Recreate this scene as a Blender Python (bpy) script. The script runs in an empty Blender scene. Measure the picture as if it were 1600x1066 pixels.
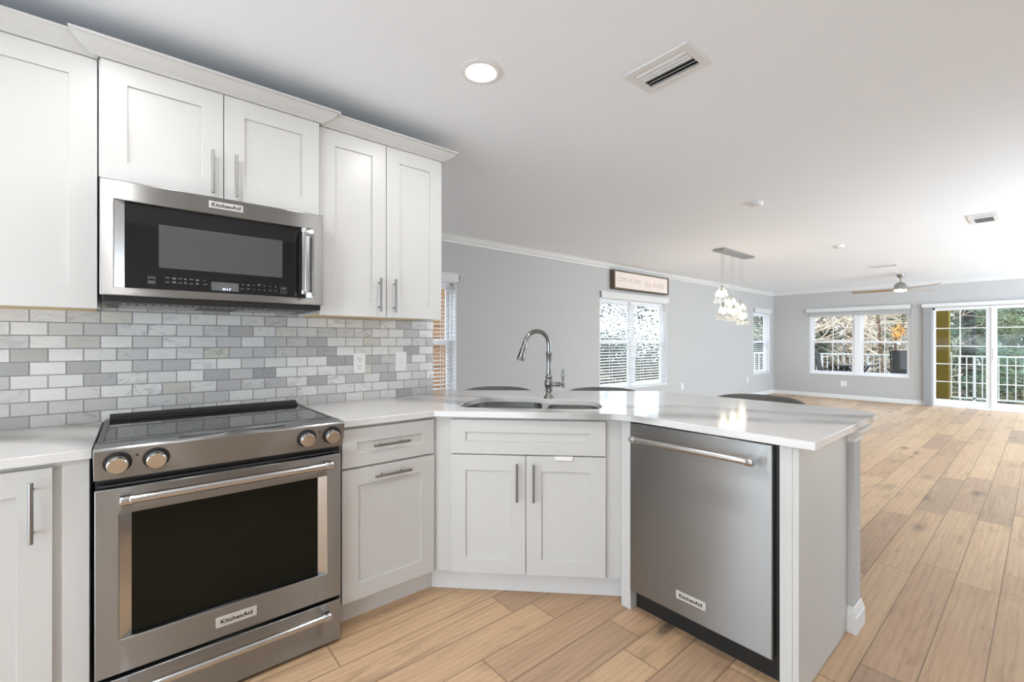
import bpy, bmesh, math, random
from mathutils import Vector, Matrix, Euler
from mathutils.geometry import tessellate_polygon

S = bpy.context.scene
COL = S.collection
PI = math.pi

# ------------------------------------------------------------------ camera
cam_d = bpy.data.cameras.new('camera'); cam = bpy.data.objects.new('camera', cam_d); COL.objects.link(cam)
cam.location = (0.1021, -2.5603, 1.2515)
cam.rotation_euler = (PI/2, 0, math.radians(49.9802 - 90))
cam_d.sensor_width = 36; cam_d.lens = 699.593/1600*36
cam_d.shift_y = 1.24/1600
cam_d.clip_start = 0.05; cam_d.clip_end = 200
S.camera = cam

# ------------------------------------------------------------------ light and exposure
S.view_settings.view_transform = 'Standard'
S.view_settings.look = 'None'
S.view_settings.exposure = 0.22
S.view_settings.gamma = 1.0
S.view_settings.use_curve_mapping = False
W = bpy.data.worlds.new('sky'); S.world = W; W.use_nodes = True
bg = W.node_tree.nodes['Background']
bg.inputs[0].default_value = (0.82, 0.965, 1.09, 1)
bg.inputs[1].default_value = 4.5
DOWNLIGHT = 155.0
S.cycles.max_bounces = 14; S.cycles.diffuse_bounces = 9; S.cycles.transparent_max_bounces = 16
sun_d = bpy.data.lights.new('sun', 'SUN'); sun = bpy.data.objects.new('sun', sun_d); COL.objects.link(sun)
sun_d.energy = 2.2; sun_d.angle = math.radians(4); sun_d.color = (1, .96, .9)
sun.rotation_euler = (math.radians(38), 0, math.radians(-75))

# ------------------------------------------------------------------ colour / material helpers
def lin(c):
    return tuple((x/12.92 if x <= .04045 else ((x+.055)/1.055)**2.4) for x in c)
def rgb(r, g, b): return lin((r/255, g/255, b/255)) + (1,)

def new_mat(name):
    m = bpy.data.materials.new(name); m.use_nodes = True
    return m, m.node_tree, m.node_tree.nodes['Principled BSDF']
def mat(name, col, rough=.5, metal=0, spec=.5, bump=None, emit=None, estr=0, coat=0, aniso=0, var=None):
    m, nt, p = new_mat(name)
    p.inputs['Base Color'].default_value = col
    p.inputs['Roughness'].default_value = rough
    p.inputs['Metallic'].default_value = metal
    p.inputs['Specular IOR Level'].default_value = spec
    p.inputs['Coat Weight'].default_value = coat
    if aniso:
        p.inputs['Anisotropic'].default_value = aniso
        t = nt.nodes.new('ShaderNodeTangent'); t.direction_type = 'RADIAL'; t.axis = 'Z'
        nt.links.new(t.outputs[0], p.inputs['Tangent'])
    if emit:
        p.inputs['Emission Color'].default_value = emit; p.inputs['Emission Strength'].default_value = estr
    if bump or var:
        tc = nt.nodes.new('ShaderNodeTexCoord')
    if bump:
        sc, st, dist = bump
        n = nt.nodes.new('ShaderNodeTexNoise'); n.inputs['Scale'].default_value = 1; n.inputs['Detail'].default_value = 3
        mp = nt.nodes.new('ShaderNodeMapping'); mp.inputs['Scale'].default_value = sc if isinstance(sc, tuple) else (sc,)*3
        nt.links.new(tc.outputs['Object'], mp.inputs[0]); nt.links.new(mp.outputs[0], n.inputs[0])
        b = nt.nodes.new('ShaderNodeBump'); b.inputs['Strength'].default_value = st; b.inputs['Distance'].default_value = dist
        nt.links.new(n.outputs[0], b.inputs['Height']); nt.links.new(b.outputs[0], p.inputs['Normal'])
    if var:
        sc, amt = var
        n2 = nt.nodes.new('ShaderNodeTexNoise'); n2.inputs['Scale'].default_value = 1; n2.inputs['Detail'].default_value = 4
        mp2 = nt.nodes.new('ShaderNodeMapping'); mp2.inputs['Scale'].default_value = sc if isinstance(sc, tuple) else (sc,)*3
        nt.links.new(tc.outputs['Object'], mp2.inputs[0]); nt.links.new(mp2.outputs[0], n2.inputs[0])
        mx = nt.nodes.new('ShaderNodeMix'); mx.data_type = 'RGBA'
        mx.inputs['A'].default_value = tuple(c*(1-amt) for c in col[:3]) + (1,)
        mx.inputs['B'].default_value = tuple(min(1, c*(1+amt)) for c in col[:3]) + (1,)
        nt.links.new(n2.outputs[0], mx.inputs['Factor']); nt.links.new(mx.outputs['Result'], p.inputs['Base Color'])
    return m

class NB:
    """small node-graph helper"""
    def __init__(s, nt): s.nt = nt
    def val(s, inp, v):
        if hasattr(v, 'is_linked') or isinstance(v, bpy.types.NodeSocket): s.nt.links.new(v, inp)
        else: inp.default_value = v
    def m(s, op, a, b=0.0, c=None):
        n = s.nt.nodes.new('ShaderNodeMath'); n.operation = op
        s.val(n.inputs[0], a); s.val(n.inputs[1], b)
        if c is not None: s.val(n.inputs[2], c)
        return n.outputs[0]
    def xyz(s, x, y, z=0.0):
        n = s.nt.nodes.new('ShaderNodeCombineXYZ'); s.val(n.inputs[0], x); s.val(n.inputs[1], y); s.val(n.inputs[2], z); return n.outputs[0]
    def sep(s, v):
        n = s.nt.nodes.new('ShaderNodeSeparateXYZ'); s.nt.links.new(v, n.inputs[0]); return n.outputs
    def white(s, v):
        n = s.nt.nodes.new('ShaderNodeTexWhiteNoise'); n.noise_dimensions = '3D'; s.nt.links.new(v, n.inputs['Vector']); return n.outputs['Value']
    def noise(s, v, scale=1, detail=3, rough=.5, dist=0):
        n = s.nt.nodes.new('ShaderNodeTexNoise'); s.nt.links.new(v, n.inputs['Vector'])
        n.inputs['Scale'].default_value = scale; n.inputs['Detail'].default_value = detail
        n.inputs['Roughness'].default_value = rough; n.inputs['Distortion'].default_value = dist
        return n.outputs[0]
    def ramp(s, f, stops, interp='LINEAR'):
        n = s.nt.nodes.new('ShaderNodeValToRGB'); n.color_ramp.interpolation = interp
        e = n.color_ramp.elements
        while len(e) < len(stops): e.new(.5)
        for k, (p, c) in enumerate(stops): e[k].position = p; e[k].color = c
        s.nt.links.new(f, n.inputs[0]); return n.outputs[0]
    def mix(s, f, a, b, blend='MIX'):
        n = s.nt.nodes.new('ShaderNodeMix'); n.data_type = 'RGBA'; n.blend_type = blend
        s.val(n.inputs['Factor'], f); s.val(n.inputs['A'], a); s.val(n.inputs['B'], b)
        return n.outputs['Result']
    def coord(s):
        n = s.nt.nodes.new('ShaderNodeTexCoord'); return n.outputs['Object']
    def bump(s, h, strength, dist, p):
        b = s.nt.nodes.new('ShaderNodeBump'); b.inputs['Strength'].default_value = strength; b.inputs['Distance'].default_value = dist
        s.nt.links.new(h, b.inputs['Height']); s.nt.links.new(b.outputs[0], p.inputs['Normal'])
def g(v): return (v, v, v, 1)

def floor_mat():
    m, nt, p = new_mat('oak_plank_floor'); b = NB(nt)
    x, y, z = b.sep(b.coord())
    WD = .16; L = 1.25
    yy = b.m('DIVIDE', b.m('ADD', y, .976), WD)
    row = b.m('FLOOR', yy); fy = b.m('FRACT', yy)
    r1 = b.white(b.xyz(row, 3.7, 1.3))
    xx = b.m('ADD', b.m('DIVIDE', x, L), b.m('MULTIPLY', r1, 9.3))
    colm = b.m('FLOOR', xx); fx = b.m('FRACT', xx)
    idv = b.xyz(row, colm, 0.5)
    rnd = b.white(idv); rnd2 = b.white(b.xyz(colm, row, 7.5))
    base = b.ramp(rnd, [(0, rgb(190, 156, 124)), (.15, rgb(206, 173, 138)), (.35, rgb(214, 181, 144)), (.55, rgb(204, 171, 137)), (.7, rgb(192, 159, 129)), (.82, rgb(174, 147, 121)), (.9, rgb(190, 156, 122)), (1, rgb(218, 188, 153))])
    off = b.m('MULTIPLY', rnd2, 37.0)
    gv = b.xyz(b.m('ADD', b.m('MULTIPLY', x, 2.2), off), b.m('MULTIPLY', y, 34), off)
    grain = b.noise(gv, 1, 6, .65, .8)
    fv = b.xyz(b.m('ADD', b.m('MULTIPLY', x, 5.0), off), b.m('MULTIPLY', y, 190), off)
    fine = b.noise(fv, 1, 3, .6, .2)
    wv = nt.nodes.new('ShaderNodeTexWave'); wv.wave_type = 'BANDS'; wv.bands_direction = 'Y'
    wv.inputs['Scale'].default_value = 1; wv.inputs['Distortion'].default_value = 7; wv.inputs['Detail'].default_value = 2.5; wv.inputs['Detail Scale'].default_value = .8
    nt.links.new(b.xyz(b.m('ADD', b.m('MULTIPLY', x, 1.6), off), b.m('ADD', b.m('MULTIPLY', y, 11), off), off), wv.inputs['Vector'])
    gv2 = b.xyz(b.m('ADD', b.m('MULTIPLY', x, 1.1), off), b.m('MULTIPLY', y, 8), off)
    patch = b.noise(gv2, 1.3, 5, .65, 1.4)
    c = b.mix(b.m('MULTIPLY', b.ramp(grain, [(.40, g(0)), (.66, g(1))]), .26), base, b.mix(.55, base, rgb(124, 94, 68)))
    c = b.mix(b.m('MULTIPLY', b.ramp(wv.outputs['Fac'], [(.55, g(0)), (.95, g(1))]), .16), c, rgb(134, 102, 78))
    c = b.mix(b.m('MULTIPLY', b.ramp(patch, [(.54, g(0)), (.72, g(1))]), .45), c, rgb(132, 107, 86))
    c = b.mix(b.m('MULTIPLY', b.ramp(patch, [(.24, g(1)), (.44, g(0))]), .5), c, rgb(212, 186, 150))
    c = b.mix(b.m('MULTIPLY', b.ramp(fine, [(.50, g(0)), (.74, g(1))]), .20), c, rgb(112, 86, 64))
    # knots
    kv = b.xyz(b.m('ADD', b.m('MULTIPLY', x, 1.8), off), b.m('ADD', b.m('MULTIPLY', y, 4.6), off))
    wob = b.noise(b.coord(), 14, 2)
    v = nt.nodes.new('ShaderNodeTexVoronoi'); v.inputs['Scale'].default_value = 1.0; v.inputs['Randomness'].default_value = 1
    nt.links.new(kv, v.inputs['Vector'])
    kd = b.m('ADD', v.outputs['Distance'], b.m('MULTIPLY', b.m('SUBTRACT', wob, .5), .16))
    pick = b.m('LESS_THAN', b.white(v.outputs['Color']), .5)
    knot = b.m('MULTIPLY', b.ramp(kd, [(.03, g(1)), (.08, g(.9)), (.12, g(.45)), (.30, g(0))]), pick)
    c = b.mix(b.m('MULTIPLY', knot, .85), c, rgb(84, 72, 62))
    # seams
    ey = b.m('MULTIPLY', b.m('MINIMUM', fy, b.m('SUBTRACT', 1, fy)), WD)
    ex = b.m('MULTIPLY', b.m('MINIMUM', fx, b.m('SUBTRACT', 1, fx)), L)
    e = b.m('MINIMUM', ex, ey)
    seam = b.ramp(e, [(0, g(1)), (.0026, g(0))])
    c = b.mix(b.m('MULTIPLY', seam, .75), c, rgb(84, 62, 44))
    nt.links.new(c, p.inputs['Base Color'])
    rg = b.m('ADD', .36, b.m('MULTIPLY', grain, .14))
    nt.links.new(rg, p.inputs['Roughness'])
    h = b.m('SUBTRACT', b.m('MULTIPLY', grain, .25), seam)
    b.bump(h, .35, .002, p)
    return m

def tile_mat():
    m, nt, p = new_mat('marble_brick_tile'); b = NB(nt)
    co = b.coord(); x, y, z = b.sep(co)
    PW, PH = .1025, .0525
    zz = b.m('DIVIDE', b.m('SUBTRACT', z, .9095), PH)
    row = b.m('FLOOR', zz); fz = b.m('FRACT', zz)
    sh = b.m('MULTIPLY', b.m('MODULO', b.m('ADD', row, 1.0), 2.0), .5)
    xx = b.m('ADD', b.m('DIVIDE', b.m('SUBTRACT', x, .859), PW), b.m('ADD', sh, 40.0))
    col = b.m('FLOOR', xx); fx = b.m('FRACT', xx)
    rnd = b.white(b.xyz(row, col, 2.5)); rnd2 = b.white(b.xyz(col, row, 9.5))
    base = b.ramp(rnd, [(0, rgb(232, 231, 229)), (.3, rgb(224, 223, 221)), (.52, rgb(212, 211, 209)), (.70, rgb(200, 199, 198)), (.85, rgb(184, 183, 183)), (.94, rgb(164, 164, 164)), (.97, rgb(214, 213, 203)), (1, rgb(212, 210, 199))])
    o = b.m('MULTIPLY', rnd2, 50.0)
    vv = b.xyz(b.m('ADD', b.m('MULTIPLY', x, 14), o), b.m('MULTIPLY', z, 30), o)
    vein = b.noise(vv, 1, 5, .6, 1.6)
    amt = b.m('MULTIPLY', b.ramp(rnd2, [(.3, g(.08)), (1, g(.55))]), b.ramp(vein, [(.52, g(0)), (.62, g(1)), (.74, g(.2))]))
    c = b.mix(amt, base, rgb(148, 147, 148))
    ez = b.m('MULTIPLY', b.m('MINIMUM', fz, b.m('SUBTRACT', 1, fz)), PH)
    ex = b.m('MULTIPLY', b.m('MINIMUM', fx, b.m('SUBTRACT', 1, fx)), PW)
    e = b.m('MINIMUM', ex, ez)
    gr = b.ramp(e, [(.0010, g(1)), (.0016, g(0))])
    c = b.mix(gr, c, rgb(126, 125, 124))
    nt.links.new(c, p.inputs['Base Color'])
    nt.links.new(b.m('ADD', .26, b.m('MULTIPLY', gr, .5)), p.inputs['Roughness'])
    b.bump(b.ramp(e, [(.0006, g(0)), (.0022, g(1))]), .5, .001, p)
    return m

def quartz_mat():
    m, nt, p = new_mat('white_veined_quartz'); b = NB(nt)
    co = b.coord()
    w1 = nt.nodes.new('ShaderNodeTexWave'); w1.wave_type = 'BANDS'; w1.bands_direction = 'DIAGONAL'; w1.wave_profile = 'SIN'
    w1.inputs['Scale'].default_value = .42; w1.inputs['Distortion'].default_value = 9; w1.inputs['Detail'].default_value = 3
    w1.inputs['Detail Scale'].default_value = .55; w1.inputs['Detail Roughness'].default_value = .45; w1.inputs['Phase Offset'].default_value = 1.3
    nt.links.new(co, w1.inputs['Vector'])
    soft = b.ramp(w1.outputs['Fac'], [(.74, g(0)), (.90, g(1)), (.95, g(.8)), (1, g(.35))])
    br = b.noise(co, 2.3, 3)
    f = b.m('MULTIPLY', soft, b.ramp(br, [(.36, g(.2)), (.58, g(1))]))
    c = b.mix(b.m('MULTIPLY', f, .95), rgb(216, 215, 214), rgb(140, 139, 137))
    nt.links.new(c, p.inputs['Base Color'])
    p.inputs['Roughness'].default_value = .09
    return m

def steel_mat(name, col, rough, aniso, vert=False):
    """brushed stainless: fine horizontal grain"""
    m, nt, p = new_mat(name); b = NB(nt)
    p.inputs['Base Color'].default_value = col; p.inputs['Metallic'].default_value = 1
    p.inputs['Anisotropic'].default_value = aniso; p.inputs['Anisotropic Rotation'].default_value = .25
    t = nt.nodes.new('ShaderNodeTangent'); t.direction_type = 'RADIAL'; t.axis = 'Z'
    nt.links.new(t.outputs[0], p.inputs['Tangent'])
    p.inputs['Roughness'].default_value = rough
    return m

def blade_mat(): return mat('fan_wood', rgb(168, 140, 104), .45, var=((3, 40, 3), .2))

def pane_mat(name='window_glass', refl=.015, tint=(1, 1, 1, 1)):
    m = bpy.data.materials.new(name); m.use_nodes = True; nt = m.node_tree; nt.nodes.clear()
    o = nt.nodes.new('ShaderNodeOutputMaterial'); mx = nt.nodes.new('ShaderNodeMixShader')
    tr = nt.nodes.new('ShaderNodeBsdfTransparent'); tr.inputs[0].default_value = tint
    gl = nt.nodes.new('ShaderNodeBsdfGlossy'); gl.inputs['Roughness'].default_value = .02
    mx.inputs[0].default_value = refl
    nt.links.new(tr.outputs[0], mx.inputs[1]); nt.links.new(gl.outputs[0], mx.inputs[2]); nt.links.new(mx.outputs[0], o.inputs[0])
    return m

M = {}
M['floor'] = floor_mat(); M['tile'] = tile_mat(); M['quartz'] = quartz_mat()
M['cab'] = mat('white_cabinet_paint', rgb(204, 204, 202), .32, spec=.4)
M['cabin'] = mat('cabinet_underside_maple', rgb(214, 186, 140), .6, var=((4, 4, 4), .12))
M['ceil'] = mat('white_ceiling_paint', rgb(242, 246, 251), .9, spec=.2, bump=(55, .12, .006))
M['wall'] = mat('grey_wall_paint', rgb(194, 193, 192), .85, spec=.2, bump=(70, .05, .004))
M['trim'] = mat('white_trim_paint', rgb(230, 230, 229), .4)
M['frame'] = mat('white_vinyl', rgb(240, 240, 242), .4)
M['steel'] = steel_mat('brushed_stainless', (.34, .342, .34, 1), .33, 1.0)
M['steelhi'] = steel_mat('polished_stainless', (.56, .55, .54, 1), .16, .2)
M['satin'] = steel_mat('satin_nickel', (.30, .292, .28, 1), .30, .3)
M['chrome'] = mat('chrome', (.55, .55, .55, 1), .12, 1)
M['faucet'] = mat('brushed_nickel_faucet', (.27, .27, .265, 1), .22, 1)
M['sink'] = steel_mat('sink_steel', (.62, .62, .61, 1), .22, .5)
M['blackglass'] = mat('black_glass', (.008, .008, .009, 1), .04, spec=.5)
M['ovenglass'] = mat('dark_oven_glass', (.006, .007, .005, 1), .06, spec=.2)
M['screen'] = mat('microwave_window_mesh', (.07, .07, .07, 1), .08, spec=1.0)
M['burner'] = mat('burner_print', (.03, .03, .03, 1), .2)
M['black'] = mat('black_plastic', (.012, .012, .012, 1), .45)
M['darksteel'] = mat('dark_steel', (.10, .10, .10, 1), .35, .8)
M['marks'] = mat('grey_print', rgb(128, 130, 130), .5)
M['lcd'] = mat('display_window', rgb(96, 98, 98), .15)
M['lcdglow'] = mat('display_digits', rgb(200, 205, 255), .4, emit=(.75, .8, 1, 1), estr=1.2)
M['badge'] = mat('badge_silver', rgb(205, 203, 199), .3, .3)
M['ink'] = mat('black_lettering', (.01, .01, .01, 1), .4)
M['plate'] = mat('white_plastic_plate', rgb(236, 236, 234), .35)
M['slot'] = mat('outlet_slots', (.03, .03, .03, 1), .5)
M['lens'] = mat('downlight_lens', (1, 1, 1, 1), .5, emit=(1, .98, .96, 1), estr=DOWNLIGHT)
M['grille'] = mat('white_grille', rgb(226, 226, 226), .5)
M['vent_shade'] = mat('vent_shade_black', (.02, .02, .02, 1), .8)
M['blind'] = mat('white_blind_slats', rgb(222, 222, 222), .5)
M['cord'] = mat('blind_cord', rgb(225, 225, 222), .7)
M['vblind'] = mat('grey_vertical_blind', rgb(168, 168, 169), .7)
M['pane'] = pane_mat()
M['shade'] = pane_mat('ribbed_glass_shade', .16, (.97, .96, .93, 1))
M['bulb'] = mat('warm_bulb', (1, 1, 1, 1), .5, emit=(1, .86, .62, 1), estr=28)
M['fanglass'] = mat('fan_light_lens', (1, 1, 1, 1), .5, emit=(1, .85, .62, 1), estr=6)
M['nickel'] = mat('brushed_nickel', (.40, .40, .39, 1), .35, 1)
M['blade'] = blade_mat()
M['signface'] = mat('cream_sign_face', rgb(240, 226, 217), .7)
M['signframe'] = mat('brown_wood_frame', rgb(104, 90, 74), .6, var=((4, 30, 30), .2))
M['signink'] = mat('grey_sign_lettering', rgb(196, 190, 186), .7)
M['signpink'] = mat('pink_sign_lettering', rgb(212, 186, 184), .7)
M['leather'] = mat('charcoal_upholstery', rgb(104, 104, 100), .5, bump=(300, .1, .002))
M['stoolleg'] = mat('dark_metal_leg', (.03, .03, .03, 1), .4, .6)
M['knee'] = M['wall']
M['toe'] = mat('toe_kick_paint', rgb(225, 225, 224), .5)
M['rail'] = mat('white_railing', rgb(245, 245, 242), .5)
M['olive'] = mat('olive_stucco', rgb(118, 98, 30), .9, bump=(60, .2, .01))
M['slab'] = mat('balcony_concrete', rgb(150, 148, 142), .9, var=((3, 3, 3), .1))
M['sling'] = mat('dark_sling_fabric', rgb(62, 62, 60), .8, bump=(200, .2, .002))
M['patiometal'] = mat('dark_patio_metal', (.02, .022, .03, 1), .4, .3)
M['ground'] = mat('leaf_litter', rgb(104, 86, 62), .95, var=((6, 6, 6), .45), bump=(18, .8, .05))
M['bark_pale'] = mat('pale_bark', rgb(192, 178, 160), .9, var=((5, 5, 5), .2))
M['bark_brown'] = mat('brown_bark', rgb(86, 68, 52), .9, var=((6, 6, 2), .3), bump=(25, .6, .02))
M['bark_dark'] = mat('dark_bark', rgb(44, 40, 38), .9, var=((6, 6, 2), .3), bump=(25, .6, .02))
M['needle'] = mat('pine_needles', rgb(66, 90, 68), .7, var=((3, 3, 3), .45))
M['needle2'] = mat('pale_pine_needles', rgb(112, 124, 92), .7, var=((3, 3, 3), .4))
M['leaf'] = mat('shrub_leaves', rgb(40, 48, 34), .7, var=((3, 3, 3), .45))
M['leafy'] = mat('dry_grass', rgb(92, 82, 58), .9, var=((4, 4, 4), .4))
M['autumn'] = mat('orange_leaves', rgb(190, 130, 50), .7, var=((6, 6, 6), .3))
M['stucco'] = mat('orange_siding', rgb(116, 72, 16), .85, var=((1, 1, 10), .12))
M['roof'] = mat('brown_roof', rgb(120, 92, 74), .9)

# ------------------------------------------------------------------ mesh builder
class MB:
    def __init__(s): s.v = []; s.f = []
    def add(s, vs, fs):
        o = len(s.v); s.v.extend(tuple(v) for v in vs); s.f.extend([tuple(i+o for i in f) for f in fs]); return s
    def box(s, x0, x1, y0, y1, z0, z1):
        x0, x1 = sorted((x0, x1)); y0, y1 = sorted((y0, y1)); z0, z1 = sorted((z0, z1))
        return s.add([(x0,y0,z0),(x1,y0,z0),(x1,y1,z0),(x0,y1,z0),(x0,y0,z1),(x1,y0,z1),(x1,y1,z1),(x0,y1,z1)],
                     [(0,3,2,1),(4,5,6,7),(0,1,5,4),(1,2,6,5),(2,3,7,6),(3,0,4,7)])
    def obox(s, c, axes, half):
        """oriented box: centre, three axis vectors, half sizes"""
        c = Vector(c); a = [Vector(q)*h for q, h in zip(axes, half)]
        vs = []
        for sz in (-1, 1):
            for sx, sy in ((-1,-1),(1,-1),(1,1),(-1,1)): vs.append(c+a[0]*sx+a[1]*sy+a[2]*sz)
        return s.add(vs, [(0,3,2,1),(4,5,6,7),(0,1,5,4),(1,2,6,5),(2,3,7,6),(3,0,4,7)])
    def tube(s, pts, r, n=10, caps=True, closed=False):
        pts = [Vector(p) for p in pts]; k = len(pts)
        rs = r if isinstance(r, (list, tuple)) else [r]*k
        rings = []; prev = None
        for i, p in enumerate(pts):
            a = pts[(i-1) % k] if (closed or i > 0) else p
            b = pts[(i+1) % k] if (closed or i < k-1) else p
            t = (b-a).normalized() if (b-a).length > 1e-9 else Vector((0,0,1))
            if prev is None:
                u = t.orthogonal().normalized()
            else:
                u = prev - t*prev.dot(t)
                u = u.normalized() if u.length > 1e-6 else t.orthogonal().normalized()
            prev = u; w = t.cross(u)
            rings.append([p + (u*math.cos(2*PI*j/n) + w*math.sin(2*PI*j/n))*rs[i] for j in range(n)])
        vs = [q for ring in rings for q in ring]; fs = []
        for i in range(k if closed else k-1):
            i2 = (i+1) % k
            for j in range(n):
                j2 = (j+1) % n
                fs.append((i*n+j, i*n+j2, i2*n+j2, i2*n+j))
        if caps and not closed:
            fs.append(tuple(reversed(range(n)))); fs.append(tuple((k-1)*n+j for j in range(n)))
        return s.add(vs, fs)
    def cyl(s, p0, p1, r, n=20): return s.tube([p0, p1], r, n)
    def lathe(s, prof, c=(0,0,0), axis='Z', n=28, cap=True):
        """prof: (radius, height) pairs"""
        vs = []; fs = []
        for r, h in prof:
            for j in range(n):
                a = 2*PI*j/n; ca, sa = math.cos(a)*r, math.sin(a)*r
                if axis == 'Z': q = (ca, sa, h)
                elif axis == 'Y': q = (ca, h, sa)
                else: q = (h, ca, sa)
                vs.append((q[0]+c[0], q[1]+c[1], q[2]+c[2]))
        k = len(prof)
        for i in range(k-1):
            for j in range(n):
                j2 = (j+1) % n; fs.append((i*n+j, i*n+j2, (i+1)*n+j2, (i+1)*n+j))
        if cap:
            fs.append(tuple(reversed(range(n)))); fs.append(tuple((k-1)*n+j for j in range(n)))
        return s.add(vs, fs)
    def prism(s, outer, holes, a, b, fn=lambda p, q, h: (p, q, h)):
        """extrude a 2-D polygon with holes from height a to b; fn maps (p,q,h) to xyz"""
        loops = [list(outer)] + [list(h) for h in holes]
        flat = [p for l in loops for p in l]; n = len(flat)
        tris = tessellate_polygon([[Vector((p[0], p[1], 0)) for p in l] for l in loops])
        vs = [fn(p[0], p[1], a) for p in flat] + [fn(p[0], p[1], b) for p in flat]
        fs = []
        if not holes:
            fs = [tuple(range(n)), tuple(range(2*n-1, n-1, -1))]
        else:
            for t in tris: fs.append(tuple(t)); fs.append(tuple(i+n for i in reversed(t)))
        o = 0
        for l in loops:
            k = len(l)
            for i in range(k):
                j = (i+1) % k; fs.append((o+i, o+j, o+j+n, o+i+n))
            o += k
        return s.add(vs, fs)
    def ring(s, x0, x1, z0, z1, hx0, hx1, hz0, hz1, y0, y1):
        """upright rectangular frame in the x-z plane, thickness y0..y1"""
        return s.prism([(x0,z0),(x1,z0),(x1,z1),(x0,z1)], [[(hx0,hz0),(hx1,hz0),(hx1,hz1),(hx0,hz1)]], y0, y1, lambda p, q, h: (p, h, q))
    def build(s, name, m, parent=None, bevel=0, smooth=38, segs=2, kind=None, label=None):
        me = bpy.data.meshes.new(name); me.from_pydata([tuple(v) for v in s.v], [], s.f); me.update()
        bm = bmesh.new(); bm.from_mesh(me)
        bmesh.ops.recalc_face_normals(bm, faces=bm.faces[:]); bm.to_mesh(me); bm.free()
        me.materials.append(m)
        if smooth:
            me.polygons.foreach_set('use_smooth', [True]*len(me.polygons))
            me.set_sharp_from_angle(angle=math.radians(smooth))
        o = bpy.data.objects.new(name, me); COL.objects.link(o)
        if parent is not None: o.parent = parent
        if bevel:
            bv = o.modifiers.new('edge', 'BEVEL'); bv.width = bevel; bv.segments = segs; bv.limit_method = 'ANGLE'
            bv.angle_limit = math.radians(40); bv.harden_normals = False
        if kind: o['kind'] = kind
        if label: o['label'] = label
        return o

def tag(o, label, cat, group=None, kind=None):
    o['label'] = label; o['category'] = cat
    if group: o['group'] = group
    if kind: o['kind'] = kind
    return o
def thing(name, label, cat, loc=(0,0,0), rz=0, group=None):
    o = bpy.data.objects.new(name, None); COL.objects.link(o); o.empty_display_size = .1
    o.location = loc; o.rotation_euler = (0, 0, rz)
    return tag(o, label, cat, group)
def dup(root, loc, rz=None, label=None):
    r = root.copy(); COL.objects.link(r); r.location = loc
    if rz is not None: r.rotation_euler = (0, 0, rz)
    if label: r['label'] = label
    for ch in list(root.children):
        c = ch.copy(); COL.objects.link(c); c.parent = r
        for gch in list(ch.children):
            d = gch.copy(); COL.objects.link(d); d.parent = c
    return r
def struct_root(name, label, loc=(0,0,0)):
    o = bpy.data.objects.new(name, None); COL.objects.link(o); o.location = loc
    o['kind'] = 'structure'; o['label'] = label; return o
def structure(o, label): o['kind'] = 'structure'; o['label'] = label; return o

def text_mesh(name, body, size, m, parent, loc, rot, xscale=1.0, bold=0.0, depth=.0006, shear=0, space=1.0):
    cu = bpy.data.curves.new(name, 'FONT'); cu.body = body; cu.size = size; cu.extrude = depth
    cu.align_x = 'CENTER'; cu.align_y = 'CENTER'; cu.offset = bold; cu.shear = shear; cu.space_character = space
    tmp = bpy.data.objects.new(name + '_tmp', cu); COL.objects.link(tmp)
    dg = bpy.context.evaluated_depsgraph_get(); dg.update()
    me = bpy.data.meshes.new_from_object(tmp.evaluated_get(dg)); me.name = name
    bpy.data.objects.remove(tmp); bpy.data.curves.remove(cu)
    me.materials.clear(); me.materials.append(m)
    o = bpy.data.objects.new(name, me); COL.objects.link(o); o.parent = parent
    o.location = loc; o.rotation_euler = rot; o.scale = (xscale, 1, 1)
    return o

# ------------------------------------------------------------------ dimensions
CT = .914; ZC = 2.436; XF = 12.026; YL = 1.7115
DIAG = -PI/4   # corner cabinet faces (-1,-1): local x = (1,-1)/sqrt2, local y = (1,1)/sqrt2

# ================================================================== SETTING
XB = -2.6
PLAN = [(XB,-4.2),(4.4,-4.2),(4.4,-4.4),(XF+.1,-4.4),(XF+.1,YL+.15),(XB,YL+.15)]
fl = MB().prism(PLAN, [], -.12, 0).build('floor', M['floor'], smooth=0)
structure(fl, 'light oak plank floor running towards the sliding door')
ce = MB().prism(PLAN, [], ZC, ZC+.12).build('ceiling', M['ceil'], smooth=0)
structure(ce, 'flat white ceiling')
w = MB().box(XB, 1.579, 0, .12, 0, ZC).build('wall_kitchen', M['wall'], smooth=0); structure(w, 'kitchen wall behind the range')
def wall_with_holes(name, axis, p0, p1, z0, z1, holes, a, b, label):
    fn = (lambda p, q, h: (p, h, q)) if axis == 'Y' else (lambda p, q, h: (h, p, q))
    hs = [[(h[0],h[2]),(h[1],h[2]),(h[1],h[3]),(h[0],h[3])] for h in holes]
    o = MB().prism([(p0,z0),(p1,z0),(p1,z1),(p0,z1)], hs, a, b, fn).build(name, M['wall'], smooth=0)
    return structure(o, label)
WIN = [(1.95, 2.87, .506, 1.92), (5.396, 7.24, .506, 1.92), (10.86, 11.82, .500, 1.93)]
wall_with_holes('wall_left', 'Y', XB, XF+.15, 0, ZC, WIN, YL, YL+.15, 'grey wall with three windows along the dining side')
FW = (-.827, .948, .520, 1.895); DR = (-2.86, -1.02, .001, 1.91)
wall_with_holes('wall_far', 'X', -4.4, YL+.15, 0, ZC, [FW, (DR[0], DR[1], .0, DR[3])], XF, XF+.15, 'grey far wall with a window and a sliding door')
w = MB().box(XB, 4.4, -4.2, -4.1, 0, ZC).build('wall_right', M['wall'], smooth=0); structure(w, 'unseen grey wall across the kitchen')  # unseen wall, its end shifted to limit side daylight on the end panel
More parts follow.
